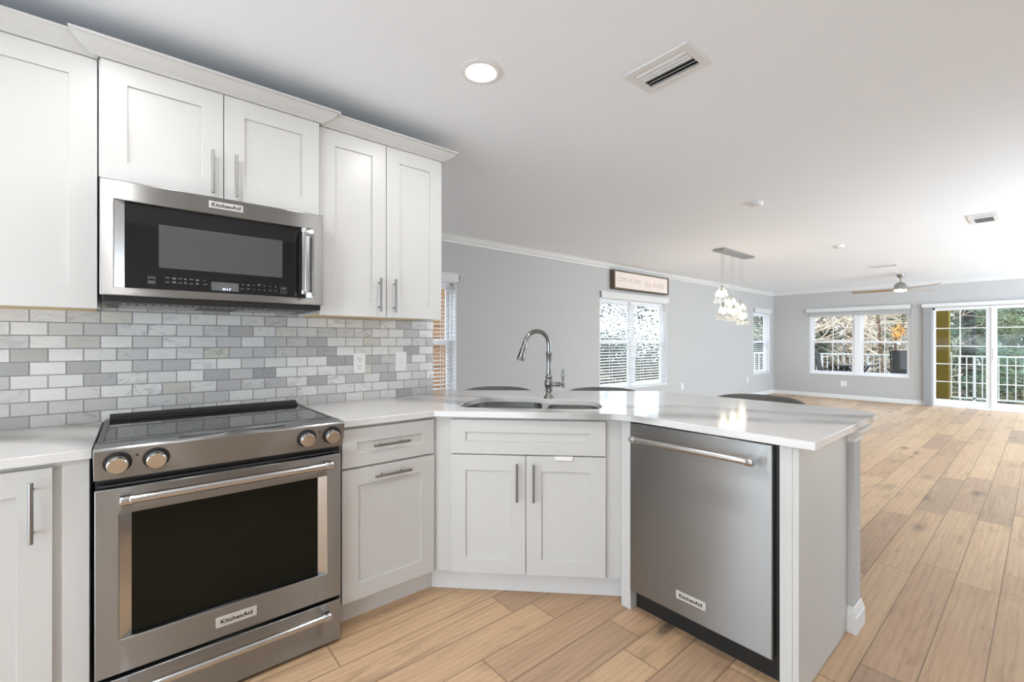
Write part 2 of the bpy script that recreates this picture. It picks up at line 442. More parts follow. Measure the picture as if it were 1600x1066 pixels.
w = MB().box(XB-.1, XB, -4.2, YL+.15, 1.55, ZC).build('wall_back_light_block', M['wall'], smooth=0); structure(w, 'unseen grey header over an added opening behind the kitchen, cutting daylight')  # unseen header, added and hung low to hold daylight off the cabinet fronts
# peninsula knee wall
w = MB().prism([(1.579,-.122),(2.466,-1.009),(2.466,-2.03),(2.577,-2.03),(2.577,-.993),(1.579,.004)], [], 0, .882).build('wall_peninsula', M['wall'], smooth=0)
structure(w, 'grey knee wall behind the peninsula cabinets')
# crown moulding and baseboards
def crown_profile(depth, zt, zb):   # (distance from wall, z)
    d = depth
    return [(0,zb),(d*.12,zb),(d*.16,zb+(zt-zb)*.2),(d*.42,zb+(zt-zb)*.34),(d*.7,zb+(zt-zb)*.66),(d*.78,zb+(zt-zb)*.84),(d,zb+(zt-zb)*.9),(d,zt),(0,zt)]
cp = crown_profile(.07, ZC, 2.366)
o = MB().prism(cp, [], XB, XF, lambda p, q, h: (h, YL-p, q)).build('trim_1', M['trim']); structure(o, 'white crown moulding on the dining wall')
o = MB().prism(cp, [], -4.4, YL, lambda p, q, h: (XF-p, h, q)).build('trim_2', M['trim']); structure(o, 'white crown moulding on the far wall')
bp_ = [(0,0),(.014,0),(.014,.066),(.010,.074),(.006,.086),(0,.087)]
o = MB().prism(bp_, [], XB, XF, lambda p, q, h: (h, YL-p, q)).build('baseboard_left', M['trim']); structure(o, 'white baseboard on the dining wall')
o = MB().prism(bp_, [], -1.018, YL, lambda p, q, h: (XF-p, h, q)).prism(bp_, [], -4.4, -2.862, lambda p, q, h: (XF-p, h, q)).build('baseboard_far', M['trim']); structure(o, 'white baseboard on the far wall')
# knee wall base trim (wraps the end) and capital under the counter
def wrap(profile, name, label, mb=None):
    mb = mb or MB()
    mb.prism(profile, [], 0, 1, lambda p, q, h: (2.466-p, -2.008 + h*(-.022-p), q))                                   # small return beside the end panel
    mb.prism(profile, [], 0, 1, lambda p, q, h: (2.466-p + h*(.111+2*p), -2.03-p, q))                                 # end of the wall
    mb.prism(profile, [], 0, 1, lambda p, q, h: (2.577+p, -2.03-p + h*(1.037+p), q))                                  # living side
    o = mb.build(name, M['trim']); return structure(o, label)
def closed_wrap(profile, name, label):
    mb = MB(); n = len(profile); vs = []
    def path(p): return [(2.466-p, -2.008), (2.466-p, -2.03-p), (2.577+p, -2.03-p), (2.577+p, -.98)]
    for k in range(4):
        for d, z in profile: q = path(d)[k]; vs.append((q[0], q[1], z))
    fs = []
    for k in range(3):
        for i in range(n):
            j = (i+1) % n; fs.append((k*n+i, k*n+j, (k+1)*n+j, (k+1)*n+i))
    fs.append(tuple(range(n))); fs.append(tuple(3*n+i for i in reversed(range(n))))
    mb.add(vs, fs); return structure(mb.build(name, M['trim'], smooth=25), label)
closed_wrap([(0.0003,0),(.014,0),(.014,.068),(.011,.074),(.011,.082),(.007,.092),(.004,.106),(.0003,.108)], 'baseboard_peninsula', 'white base trim around the end of the knee wall')
closed_wrap([(0.0003,.820),(.006,.820),(.008,.836),(.018,.846),(.030,.862),(.034,.870),(.036,.882),(.0003,.882)], 'trim_3', 'white cap moulding under the counter at the end of the knee wall')

# ------------------------------------------------------------------ windows
def dh_window(name, label, axis, a0, a1, z0, z1, plane, units, muntin=False):
    """double-hung window in the opening a0..a1 x z0..z1; outward offset from the plane; each unit sash pair"""
    r = struct_root(name, label)
    sgn = 1
    def F(x0, x1, y0, y1, q0, q1, mb):
        if axis == 'Y': mb.box(x0, x1, plane+y0, plane+y1, q0, q1)
        else: mb.box(plane+y0, plane+y1, x0, x1, q0, q1)
    mb = MB(); e = .03
    F(a0, a0+e, .07, .14, z0, z1, mb); F(a1-e, a1, .07, .14, z0, z1, mb)
    F(a0, a1, .07, .14, z0, z0+e, mb); F(a0, a1, .07, .14, z1-e, z1, mb)
    for k in range(1, units):
        c = a0 + (a1-a0)*k/units; F(c-.055, c+.055, .065, .14, z0+e, z1-e, mb)
    if axis == 'Y':
        for q0, q1 in ((a0, a0+.012), (a1-.012, a1)): F(q0, q1, .001, .071, z0, z1, mb)
        F(a0, a1, .001, .071, z1-.012, z1, mb)
    mb.build('window_frame', M['frame'], r, bevel=.002)
    mbs = MB(); F(a0-.0, a1+.0, -.012, .075, z0-.0005, z0+.016, mbs); mbs.build('window_sill', M['frame'], r, bevel=.002)
    zm = z0 + (z1-z0)*.53
    for k in range(units):
        u0 = a0 + (a1-a0)*k/units + (e if k == 0 else .055); u1 = a0 + (a1-a0)*(k+1)/units - (e if k == units-1 else .055)
        for lo in (True, False):
            q0, q1 = (z0+e, zm+.02) if lo else (zm-.02, z1-e)
            dy = .082 if lo else .105
            s = .045; mb = MB()
            F(u0, u0+s, dy, dy+.022, q0, q1, mb); F(u1-s, u1, dy, dy+.022, q0, q1, mb)
            F(u0+s, u1-s, dy, dy+.022, q0, q0+s, mb); F(u0+s, u1-s, dy, dy+.022, q1-s, q1, mb)
            if muntin: c = (u0+u1)/2; F(c-.007, c+.007, dy+.006, dy+.018, q0+s, q1-s, mb)
            sash = mb.build('sash', M['frame'], r, bevel=.0015)
            gl = MB(); F(u0+s-.004, u1-s+.004, dy+.010, dy+.013, q0+s-.004, q1-s+.004, gl)
            gl.build('pane', M['pane'], sash, smooth=0)
    return r
dh_window('window_1', 'white window beside the end of the kitchen wall', 'Y', 1.95, 2.87, .506, 1.92, YL, 1)
dh_window('window_2', 'white twin window under the wooden sign', 'Y', 5.396, 7.24, .506, 1.92, YL, 2)
dh_window('window_3', 'narrow white window near the far corner', 'Y', 10.86, 11.82, .500, 1.93, YL, 1)
dh_window('window_4', 'wide white twin window in the far wall looking onto the balcony', 'X', -.827, .948, .520, 1.895, XF, 2, True)

def blind(name, label, a0, a1, z0, z1, plane, cords, group='white slatted window blinds'):
    r = thing(name, label, 'window blind', (0, plane, 0), 0, group)
    t = math.radians(11); mb = MB(); n = int((z1-.06-z0-.03)/.0445)
    for k in range(n):
        z = z1 - .075 - k*.0445
        mb.obox(((a0+a1)/2, .038, z), ((1,0,0), (0, math.cos(t), math.sin(t)), (0, -math.sin(t), math.cos(t))), ((a1-a0)/2-.006, .0245, .0014))
    mb.build('slats', M['blind'], r, smooth=0)
    MB().box(a0+.004, a1-.004, .018, .058, z0+.018, z0+.034).build('bottom_rail', M['blind'], r, bevel=.003)
    for f in cords:
        x = a0 + (a1-a0)*f; c = MB()
        c.box(x-.003, x+.003, .012, .0128, z0+.03, z1-.04).box(x-.003, x+.003, .064, .0648, z0+.03, z1-.04)
        c.build('ladder_tape', M['cord'], r, smooth=0)
    v = MB().box(a0-.006, a1+.022, -.034, -.020, z1-.005, z1+.09).box(a0-.006, a0+.006, -.034, -.0008, z1-.005, z1+.09).box(a1+.010, a1+.022, -.034, -.0008, z1-.005, z1+.09)
    v.box(a0-.012, a1+.028, -.040, -.0008, z1+.078, z1+.096)
    v.build('valance', M['blind'], r, bevel=.002)
    return r
blind('window_blind', 'white slatted blind on the window beside the tiled kitchen wall', 1.95, 2.87, .506, 1.92, YL, (.12, .5, .82))
blind('window_blind', 'wide white slatted blind below the come in sign', 5.396, 7.24, .506, 1.92, YL, (.17, .62))
blind('window_blind', 'narrow white slatted blind nearest the far corner', 10.86, 11.82, .500, 1.93, YL, (.2, .8))
# raised blind over the far window
r = thing('raised_blind', 'white raised window blind above the wide window in the far wall', 'window blind', (XF, .06, 1.88))
MB().box(-.045, -.030, -.905, .963, .04, .127).box(-.045, -.001, .951, .963, .04, .127).box(-.045, -.001, -.905, -.893, .04, .127).build('valance', M['blind'], r, bevel=.002)
mb = MB()
for k in range(12): mb.box(-.026, -.0012+.02, -.875, .875, -.054+k*.0075, -.050+k*.0075)
mb.build('slat_stack', M['blind'], r, smooth=0)
MB().box(-.026, -.001, -.88, .88, .04, .085).build('head_rail', M['blind'], r, bevel=.002)

# ------------------------------------------------------------------ sliding door
dr = struct_root('door_1', 'white sliding glass door with grid panes to the balcony')
F0, F1 = -2.86, -1.149
mb = MB()
mb.box(XF+.01, XF+.13, F1-.029, F1, .03, 1.91).box(XF+.01, XF+.13, F0, F0+.029, .03, 1.91).box(XF+.01, XF+.13, F0, F1, 1.872, 1.91).box(XF-.012, XF+.13, F0, F1, .0005, .032)
mb.box(XF+.05, XF+.13, F1, -1.0205, .0005, 1.91)
mb.build('door_frame', M['frame'], dr, bevel=.002)
def door_panel(y0, y1, x, g0, g1):
    mb = MB(); mb.prism([(y0,.034),(y1,.034),(y1,1.872),(y0,1.872)], [[(g0,.137),(g1,.137),(g1,1.86-.004),(g0,1.86-.004)]], x, x+.035, lambda p, q, h: (h, p, q))
    c = (g0+g1)/2
    mb.box(x+.012, x+.024, c-.008, c+.008, .137, 1.856)
    for k in range(1, 5): z = .137 + 1.719*k/5; mb.box(x+.012, x+.024, g0, g1, z-.008, z+.008)
    s = mb.build('sash', M['frame'], dr, bevel=.002)
    MB().box(x+.016, x+.020, g0-.005, g1+.005, .132, 1.861).build('pane', M['pane'], s, smooth=0)
    return s
door_panel(-1.935, -1.178+.001, XF+.075, -1.858, -1.1795)
sp = door_panel(-2.83, -1.93, XF+.030, -2.755, -2.001)
MB().box(XF+.004, XF+.030, -1.985, -1.955, .92, 1.14).build('door_handle', M['frame'], dr, bevel=.003)
# vertical blind stacked beside the door + headrail valance
r = thing('vertical_blind', 'grey vertical blind stacked at the left side of the sliding door', 'blind', (XF, -1.085, 0))
mb = MB()
for k in range(9): mb.box(-.085+.004*(k%2), -.004, -.058+k*.0135, -.0457+k*.0135, .006, 1.92)
mb.build('vanes', M['vblind'], r, smooth=0)
MB().box(-.095, -.078, -1.85, .102, 1.922, 1.99).box(-.095, -.001, .090, .102, 1.922, 1.99).box(-.095, -.001, -1.85, -1.838, 1.922, 1.99).box(-.078, -.001, -1.838, .09, 1.975, 1.988).build('valance', M['blind'], r, bevel=.002)

# ================================================================== KITCHEN CABINETS
def shaker(mb, x0, x1, z0, z1, yf, rail=.075, t=.019, rec=.008, rail_z=None):
    rz = rail_z or rail
    mb.ring(x0, x1, z0, z1, x0+rail, x1-rail, z0+rz, z1-rz, yf, yf+t)
    mb.box(x0+rail-.001, x1-rail+.001, yf+rec, yf+t-.001, z0+rz-.001, z1-rz+.001)
def pull(parent, p, length, horiz, yf, m=None):
    """bar pull in front of the face at y = yf; p = centre (x, z)"""
    x, z = p; h = length/2; mb = MB(); y = yf-.030
    if horiz:
        mb.cyl((x-h,y,z),(x+h,y,z),.006,14)
        for s in (-1,1): mb.cyl((x+s*h*.54,yf,z),(x+s*h*.54,y,z),.0042,10)
    else:
        mb.cyl((x,y,z-h),(x,y,z+h),.006,14)
        for s in (-1,1): mb.cyl((x,yf,z+s*h*.72),(x,y,z+s*h*.72),.0042,10)
    return mb.build('handle', M['satin'], parent, bevel=.0012)
def crown_mb(x0, x1, yf, zb, zt, ends, y_back=-.002):
    """cove crown along the front of an upper cabinet with mitred returns (ends: left, right)"""
    P = [(0,zb),(.010,zb),(.016,zb+.006),(.026,zb+.011),(.045,zb+.022),(.060,zb+.036),(.066,zt-.010),(.072,zt-.008),(.072,zt),(0,zt)]
    n = len(P); vs = []
    def path(d):
        q = []
        if ends[0]: q += [(x0-d, y_back), (x0-d, yf-d)]
        else: q += [(x0, yf-d)]
        if ends[1]: q += [(x1+d, yf-d), (x1+d, y_back)]
        else: q += [(x1, yf-d)]
        return q
    k = len(path(0))
    for i in range(k):
        for d, z in P: a = path(d)[i]; vs.append((a[0], a[1], z))
    fs = []
    for i in range(k-1):
        for j in range(n): j2 = (j+1) % n; fs.append((i*n+j, i*n+j2, (i+1)*n+j2, (i+1)*n+j))
    fs.append(tuple(range(n))); fs.append(tuple((k-1)*n+i for i in reversed(range(n))))
    return MB().add(vs, fs)

YU = -.3303
def upper(label, x0, x1, z0, z1, yf, doors, ends, body_label=None, crown_z=2.336, handles=()):
    r = thing('wall_cabinet', label, 'cabinet', ((x0+x1)/2, -.16, z0)); cx = (x0+x1)/2
    L = lambda x: x-cx; Yv = lambda y: y+.16; Zv = lambda z: z-z0
    MB().box(L(x0+.0015), L(x1-.0015), Yv(yf+.021), Yv(-.001), .012, Zv(z1)).build('body', M['cab'], r, bevel=.001)
    MB().box(L(x0+.016), L(x1-.016), Yv(yf+.026), Yv(-.004), .006, .0118).build('bottom_panel', M['cabin'], r, label='bare maple underside')
    for k, (a, b, hx, hz) in enumerate(doors):
        mb = MB(); shaker(mb, L(a), L(b), .001, Zv(z1)-.002, Yv(yf))
        d = mb.build('door', M['cab'], r, bevel=.0014)
        if hx is not None: pull(d, (L(hx), Zv(hz)), .176, False, Yv(yf))
    c = crown_mb(L(x0), L(x1), Yv(yf+.003), Zv(z1), Zv(crown_z), ends, Yv(-.0015))
    c.build('crown_molding', M['cab'], r, smooth=30)
    return r
upper('tall white wall cabinet left of the microwave, without visible handles', -.92, -.0055, 1.372, 2.285, YU, [(-.918, -.465, -.50, 1.494), (-.462, -.0065, -.425, 1.494)], (False, False))
upper('short white two-door wall cabinet directly above the microwave', -.004, .771, 1.845, 2.285, -.357, [(.003, .381, .342, 1.945), (.384, .765, .424, 1.945)], (True, True))
upper('tall white two-door wall cabinet right of the microwave above the outlets', .772, 1.448, 1.378, 2.285, YU, [(.7735, 1.1095, 1.070, 1.494), (1.1125, 1.4465, 1.152, 1.494)], (False, True))

# base cabinets along the range wall
YB = -.6233
def base_box(mb, x0, x1): mb.box(x0, x1, YB+.0195, -.004, .115, .880)
r = thing('base_cabinet', 'white base cabinet left of the range with one vertical bar handle', 'cabinet', (-.46, -.3, 0))
MB().box(-.46, .45, YB+.0195+.3, -.004+.3, .115, .8835).build('body', M['cab'], r, bevel=.001)
MB().box(-.45, .44, -.54+.3, -.05+.3, .0005, .1149).build('toe_kick', M['toe'], r)
mb = MB(); shaker(mb, -.458, -.05, .121, .870, YB+.3); d = mb.build('door', M['cab'], r, bevel=.0014); pull(d, (-.095, .748), .180, False, YB+.3)
mb = MB(); shaker(mb, -.046, .368, .121, .870, YB+.3); d = mb.build('door', M['cab'], r, bevel=.0014); pull(d, (.326, .748), .180, False, YB+.3)
MB().box(.388, .4495, YB+.3+.004, YB+.3+.0194, .1149, .8835).build('filler_strip', M['cab'], r, bevel=.001)

r = thing('base_cabinet', 'white base cabinet right of the range with two horizontal bar handles', 'cabinet', (1.0, -.3, 0))
MB().box(-.228, .2294, YB+.0195+.3, -.004+.3, .115, .8835).build('body', M['cab'], r, bevel=.001)
MB().box(-.228, .272, -.54+.3, -.05+.3, .0005, .1149).build('toe_kick', M['toe'], r)
mb = MB(); shaker(mb, -.222, .2275, .7035, .8705, YB+.3, .066, rail_z=.061); d = mb.build('drawer', M['cab'], r, bevel=.0014, label='shallow top drawer front'); pull(d, (-.003, .7905), .178, True, YB+.3)
mb = MB(); shaker(mb, -.222, .2285, .121, .6945, YB+.3, .073); d = mb.build('drawer', M['cab'], r, bevel=.0014, label='tall pull-out front'); pull(d, (.0035, .6535), .178, True, YB+.3)

# diagonal sink cabinet: local x = u, local y = w
KD = .607/math.sqrt(2)           # face of the doors
KF = KD + .0195
U0, W0 = 1.766, .70
def P2(u, w, z=0): return ((u+w)/math.sqrt(2), (w-u)/math.sqrt(2), z)
sc = thing('corner_sink_cabinet', 'white diagonal corner cabinet with two doors under the sink', 'cabinet', P2(U0, W0), DIAG)
uL = lambda u: u-U0; wL = lambda w: w-W0
def XY2(x, y): return ((x-y)/math.sqrt(2)-U0, (x+y)/math.sqrt(2)-W0)
ring_o = [XY2(*q) for q in [(1.2315,-.6030),(1.2315,-.602)]]
outer = [(uL(1.312),wL(KF)),(uL(2.231),wL(KF)),XY2(2.45,-1.262),XY2(2.45,-1.0004),XY2(1.573,-.1234),XY2(1.573,-.012),XY2(1.2315,-.012),XY2(1.2315,-.600)]
inner = [(uL(1.345),wL(KF+.018)),(uL(2.205),wL(KF+.018)),XY2(2.40,-1.238),XY2(2.43,-1.0045),XY2(1.555,-.1295),XY2(1.555,-.03),XY2(1.25,-.03),XY2(1.25,-.592)]
MB().prism(outer, [inner], .115, .8835).build('body', M['cab'], sc, bevel=.001)
MB().prism([(uL(1.276),wL(.503)),(uL(2.231),wL(.503)),(uL(2.231),wL(.53)),(uL(1.30),wL(.53))], [], .0005, .1149).build('toe_kick', M['toe'], sc)
mb = MB(); shaker(mb, uL(1.391), uL(2.143), .7035, .8705, wL(KD), .075, rail_z=.061); mb.build('false_drawer_front', M['cab'], sc, bevel=.0014)
mb = MB(); shaker(mb, uL(1.391), uL(1.7595), .121, .698, wL(KD)); d = mb.build('door', M['cab'], sc, bevel=.0014); pull(d, (uL(1.719), .573), .182, False, wL(KD))
mb = MB(); shaker(mb, uL(1.7625), uL(2.143), .121, .698, wL(KD)); d = mb.build('door', M['cab'], sc, bevel=.0014); pull(d, (uL(1.799), .573), .182, False, wL(KD))
MB().box(uL(1.900), uL(1.987), wL(KD)-.009, wL(KD)-.0005, .681, .7025).box(uL(1.900), uL(1.987), wL(KD)-.009, wL(KD)+.012, .6995, .7025).build('child_latch', M['plate'], d, bevel=.002, label='small white plastic child latch')

# filler left of the dishwasher, end panel
o = MB().prism([(1.8695,-1.2635),(2.45,-1.2635),(2.45,-1.316),(1.8695,-1.316)], [], .0005, .8835).build('filler_panel', M['cab'], bevel=.0012)
tag(o, 'narrow white upright filler left of the dishwasher', 'panel')
ep = thing('end_panel', 'white end panel on the right of the dishwasher facing the open floor', 'panel', (2.16, -1.98, 0))
MB().box(1.866-2.16, 2.464-2.16, -2.010+1.98, -1.990+1.98, .003, .8835).build('side_panel', M['cab'], ep, bevel=.001)
MB().box(1.865-2.16, 1.90-2.16, -1.9895+1.98, -1.949+1.98, .003, .8835).build('front_stile', M['cab'], ep, bevel=.001)

# ------------------------------------------------------------------ countertops, sink
o = MB().box(-.92, -.0045, -.637, -.002, .884, CT).build('countertop', M['quartz'], bevel=.0025)
tag(o, 'short white quartz countertop left of the range', 'countertop')
def smooth_closed(pts, n=6):
    out = []; k = len(pts)
    for i in range(k):
        p0, p1, p2, p3 = (Vector(pts[(i+j-1) % k]) for j in range(4))
        for s in range(n):
            t = s/n
            out.append(tuple(.5*((2*p1)+(-p0+p2)*t+(2*p0-5*p1+4*p2-p3)*t*t+(-p0+3*p1-3*p2+p3)*t*t*t)))
    return out
cut_uw = smooth_closed([(1.404,.60),(1.42,.562),(1.47,.537),(1.63,.531),(1.86,.527),(2.07,.531),(2.122,.552),(2.145,.62),(2.146,.70),(2.132,.82),(2.09,.866),(1.99,.876),(1.905,.888),(1.85,.928),(1.77,.968),(1.63,.985),(1.505,.952),(1.44,.88),(1.41,.74)], 5)
cut_xy = [P2(u, w)[:2] for u, w in cut_uw]
ctp = [(.7645,-.002),(1.583,-.002),(1.583,.205),(1.70,.205),(2.77,-.800),(2.825,-.862),(2.846,-.93),(2.855,-1.955),(2.755,-2.055),(1.845,-2.066),(1.845,-1.375),(1.838,-1.318),(1.822,-1.276),(1.795,-1.240),(1.2185,-.6375),(.7645,-.6375)]
o = MB().prism(ctp, [cut_xy], .884, CT).build('countertop', M['quartz'], bevel=.0025, smooth=30)
tag(o, 'long white veined quartz countertop wrapping the corner sink and peninsula', 'countertop')

sk = thing('kitchen_sink', 'undermount stainless double-bowl sink set in the corner countertop', 'sink', P2(U0, W0), DIAG)
def offs(poly, d):
    cx = sum(p[0] for p in poly)/len(poly); cy = sum(p[1] for p in poly)/len(poly); out = []
    k = len(poly)
    for i in range(k):
        a = Vector(poly[i-1]); b = Vector(poly[(i+1) % k]); t = (b-a).normalized(); nrm = Vector((t.y, -t.x))
        if nrm.dot(Vector(poly[i])-Vector((cx, cy))) < 0: nrm = -nrm
        q = Vector(poly[i]) + nrm*d; out.append((q.x, q.y))
    return out
bl = smooth_closed([(1.398,.60),(1.415,.55),(1.47,.525),(1.63,.522),(1.78,.522),(1.822,.55),(1.832,.66),(1.832,.82),(1.822,.925),(1.77,.974),(1.63,.992),(1.50,.958),(1.432,.88),(1.403,.74)], 5)
brr = smooth_closed([(1.868,.66),(1.872,.56),(1.91,.525),(2.07,.523),(2.128,.546),(2.151,.62),(2.152,.70),(2.138,.824),(2.094,.872),(1.99,.882),(1.905,.884),(1.872,.84),(1.866,.74)], 5)
LP = lambda pts: [(uL(u), wL(w)) for u, w in pts]
def bowl(poly, depth):
    poly = LP(poly); n = len(poly); vs = []; fs = []
    lv = [(0, .8836), (0, .86), (.004, .80), (.008, .88-depth+.05), (.016, .88-depth+.018), (.035, .88-depth+.004), (.06, .88-depth)]
    for d, z in lv: vs += [(p[0], p[1], z) for p in offs(poly, -d)]
    for i in range(len(lv)-1):
        for j in range(n): j2 = (j+1) % n; fs.append((i*n+j, i*n+j2, (i+1)*n+j2, (i+1)*n+j))
    fs.append(tuple((len(lv)-1)*n+j for j in range(n)))
    return MB().add(vs, fs)
bowl(bl, .22).build('bowl', M['sink'], sk, smooth=60, label='larger left bowl')
bowl(brr, .18).build('bowl', M['sink'], sk, smooth=60, label='smaller right bowl')
MB().prism(offs(LP(cut_uw), .018), [LP(bl), LP(brr)], .8815, .8838).build('rim', M['sink'], sk)
for u, w, z in ((1.62, .75, .6605), (2.01, .70, .7005)):
    MB().lathe([(.045,0),(.045,.002),(.036,.003),(.03,.0008)], (uL(u), wL(w), z)).build('drain', M['chrome'], sk)

# faucet
fc = thing('faucet', 'brushed nickel gooseneck pull-down faucet behind the sink', 'faucet', P2(1.870, .951, CT), DIAG)
MB().lathe([(.032,0),(.032,.004),(.028,.008),(.026,.014),(.020,.022),(.017,.034),(.0175,.040),(.022,.044),(.022,.050),(.018,.054),(.0225,.064),(.0265,.078),(.027,.090),(.0245,.104),(.018,.114),(.018,.119),(.0215,.122),(.0215,.130),(.016,.136),(.0155,.150),(.0145,.20),(.0165,.262),(.0185,.266),(.0185,.272),(.015,.276)], n=32).build('body', M['faucet'], fc, smooth=50)
dx, dy = -.143, -.095; dl = math.hypot(dx, dy); ux, uy = dx/dl, dy/dl
R = .082; pts = [(0,0,.27), (0,0,.315)]
for k in range(0, 15):
    a = PI*k/14 * .93
    pts.append((ux*(R - R*math.cos(a)), uy*(R - R*math.cos(a)), .318 + R*math.sin(a)))
MB().tube(pts, .0135, 18).build('spout', M['faucet'], fc, smooth=60)
e = Vector(pts[-1]); t = (Vector(pts[-1])-Vector(pts[-2])).normalized()
hd = MB().tube([e-t*.004, e+t*.002, e+t*.004, e+t*.03, e+t*.034, e+t*.045, e+t*.075, e+t*.105, e+t*.110], [.015,.0155,.0165,.0165,.0175,.0165,.019,.0235,.0225], 24).build('spray_head', M['faucet'], fc, smooth=45)
sd = Vector((ux, uy, 0)); fr = (sd - t*sd.dot(t)).normalized()
fr2 = Vector((-.35,-.94,0)); fr2 = (fr2 - t*fr2.dot(t)).normalized()
fr = (fr*.75 + fr2*.66).normalized()
mb = MB()
for a_, hl, wd in ((.052, .006, .005), (.080, .017, .006)):
    c = e + t*a_ + fr*(.0185 + (a_-.05)*.05); mb.obox(c, (fr, t, fr.cross(t)), (.0025, hl, wd))
mb.build('spray_button', M['black'], hd, bevel=.002)
lv = MB().tube([(.02,-.004,.084),(.052,-.010,.084),(.056,-.011,.084),(.060,-.0115,.084),(.066,-.012,.084),(.070,-.0125,.084),(.082,-.014,.084),(.090,-.015,.084)], [.0125,.0125,.0155,.0155,.0135,.0085,.0085,.005], 18)
lv.lathe([(.0045,-.020),(.009,-.016),(.009,-.008),(.0065,-.004),(.010,0),(.010,.008),(.0055,.014),(.006,.022),(.009,.045),(.0092,.062),(.0075,.082),(.003,.092)], (.084,-.0142,.085), n=18)
lv.build('lever_handle', M['faucet'], fc, smooth=50)

# ------------------------------------------------------------------ backsplash and plates
o = MB().box(-1.2, 1.579, -.008, -.0003, CT+.0005, 1.45).build('tile_backsplash', M['tile'], smooth=0)
tag(o, 'grey and white marble brick tile backsplash behind the range', 'backsplash')
def outlet(name, label, loc, rz, sockets=True, size=(.070, .117), group=None):
    r = thing(name, label, 'wall plate', loc, rz, group)
    w_, h_ = size
    MB().box(-w_/2, w_/2, -.006, 0, -h_/2, h_/2).build('cover_plate', M['plate'], r, bevel=.002)
    if sockets:
        for s in (-1, 1):
            c = s*.0205; sl = MB()
            for q in (-1, 1): sl.box(q*.0065-.0013, q*.0065+.0013, -.0089, -.0084, c+.001, c+.009)
            sl.lathe([(.003,-.0089),(.003,-.0084)], (0, 0, c-.0085), 'Y', 12)
            s_ = MB().lathe([(.0165,-.0085),(.0165,-.006)], (0, 0, c), 'Y', 20).build('socket', M['plate'], r); sl.build('slots', M['slot'], s_)
    else:
        s_ = MB().box(-.0165, .0165, -.008, -.0061, -.033, .033).build('switch_rocker', M['plate'], r, bevel=.0015)
        MB().box(-.002, .002, -.0085, -.0079, .008, .012).box(-.002, .002, -.0085, -.0079, -.012, -.008).build('button', M['marks'], s_)
    return r
outlet('power_outlet', 'white duplex outlet on the marble tile right of the range', (1.091, -.0085, 1.128), 0)
outlet('wall_switch', 'white rocker plate without sockets on the tile backsplash', (1.350, -.0085, 1.130), 0, False, (.072, .119))
outlet('power_outlet', 'white outlet low on the dining wall right of the sign window', (7.757, YL-.0003, .434), 0)
outlet('power_outlet', 'white outlet low on the dining wall beside the narrow far window', (10.552, YL-.0003, .405), 0)
outlet('power_outlet', 'white square outlet under the wide far window', (XF-.0003, .290, .333), -PI/2, True, (.115, .117))

# ------------------------------------------------------------------ appliance badges
def badge(parent, x, z, yf, w_=.128, h_=.034):
    b = MB().box(x-w_/2, x+w_/2, yf-.003, yf, z-h_/2, z+h_/2).build('badge', M['badge'], parent, bevel=.001)
    text_mesh('lettering', 'KitchenAid', .0205, M['ink'], b, (x, yf-.0032, z-.0006), (PI/2, 0, 0), 1.06, .0005, .0004, 0, 1.03)
    return b
def bar_handle(parent, x0, x1, z, yf, proj=.05, r=.0125, m='steelhi'):
    """round bar with end ferrules and square posts"""
    y = yf-proj; mb = MB()
    mb.cyl((x0+.03,y,z),(x1-.03,y,z),r,20)
    h = mb.build('handle', M['steelhi'], parent, smooth=40)
    for a, s in ((x0, 1), (x1, -1)):
        e = MB()
        e.tube([(a,y,z),(a+s*.004,y,z),(a+s*.022,y,z),(a+s*.025,y,z),(a+s*.026,y,z),(a+s*.032,y,z)], [r*.85,r*1.2,r*1.2,r*1.12,r*1.28,r*1.28], 20)
        e.box(a+s*.003, a+s*.024, y, yf+.0003, z-.010, z+.011)
        e.build('end_bracket', M['chrome'], h, bevel=.001)
    return h

# ------------------------------------------------------------------ microwave
mw = thing('microwave', 'stainless over-the-range microwave with black glass door', 'microwave', (.3815, -.22, 1.418))
xm = lambda x: x-.3815; ym = lambda y: y+.22; zm_ = lambda z: z-1.418
YM = -.4306
MB().box(xm(.0045), xm(.7585), ym(-.405), ym(-.009), zm_(1.424), zm_(1.828)).build('body', M['darksteel'], mw, bevel=.001)
fr = MB().ring(xm(.0035), xm(.7595), zm_(1.418), zm_(1.830), xm(.0425), xm(.718), zm_(1.4475), zm_(1.7605), ym(YM), ym(-.4052)).build('door_frame', M['steel'], mw, bevel=.003)
y0, y1 = ym(YM+.002), ym(YM+.020)
for a_, b_ in ((.0425, .0705), (.718, .690)):
    MB().add([(xm(a_),y0,zm_(1.4475)),(xm(b_),y1,zm_(1.4475)),(xm(b_),y1,zm_(1.7605)),(xm(a_),y0,zm_(1.7605))], [(0,1,2,3)]).build('side_reveal', M['steelhi'], fr, smooth=0, label='polished angled strip beside the glass')
gl = MB().box(xm(.0705), xm(.690), ym(YM+.0195), ym(YM+.0245), zm_(1.4475), zm_(1.7605)).build('door_glass', M['blackglass'], mw, smooth=0)
MB().box(xm(.168), xm(.593), ym(YM+.0185), ym(YM+.0194), zm_(1.532), zm_(1.694)).build('viewing_window', M['screen'], gl, smooth=0, label='lighter grey viewing window')
YG = ym(YM+.0194)
lcd = MB().box(xm(.333), xm(.428), YG-.0006, YG, zm_(1.4585), zm_(1.4925)).build('display', M['lcd'], gl, smooth=0)
text_mesh('digits', 'o\u0131r', .019, M['lcdglow'], lcd, (xm(.386), YG-.0008, zm_(1.4665)), (PI/2,0,0), 1.15, .0002, .0002, 0, 1.25)
mk = MB()
def dash(x, z, w_=.010, h_=.0022): mk.box(xm(x)-w_/2, xm(x)+w_/2, YG-.0005, YG, zm_(z)-h_/2, zm_(z)+h_/2)
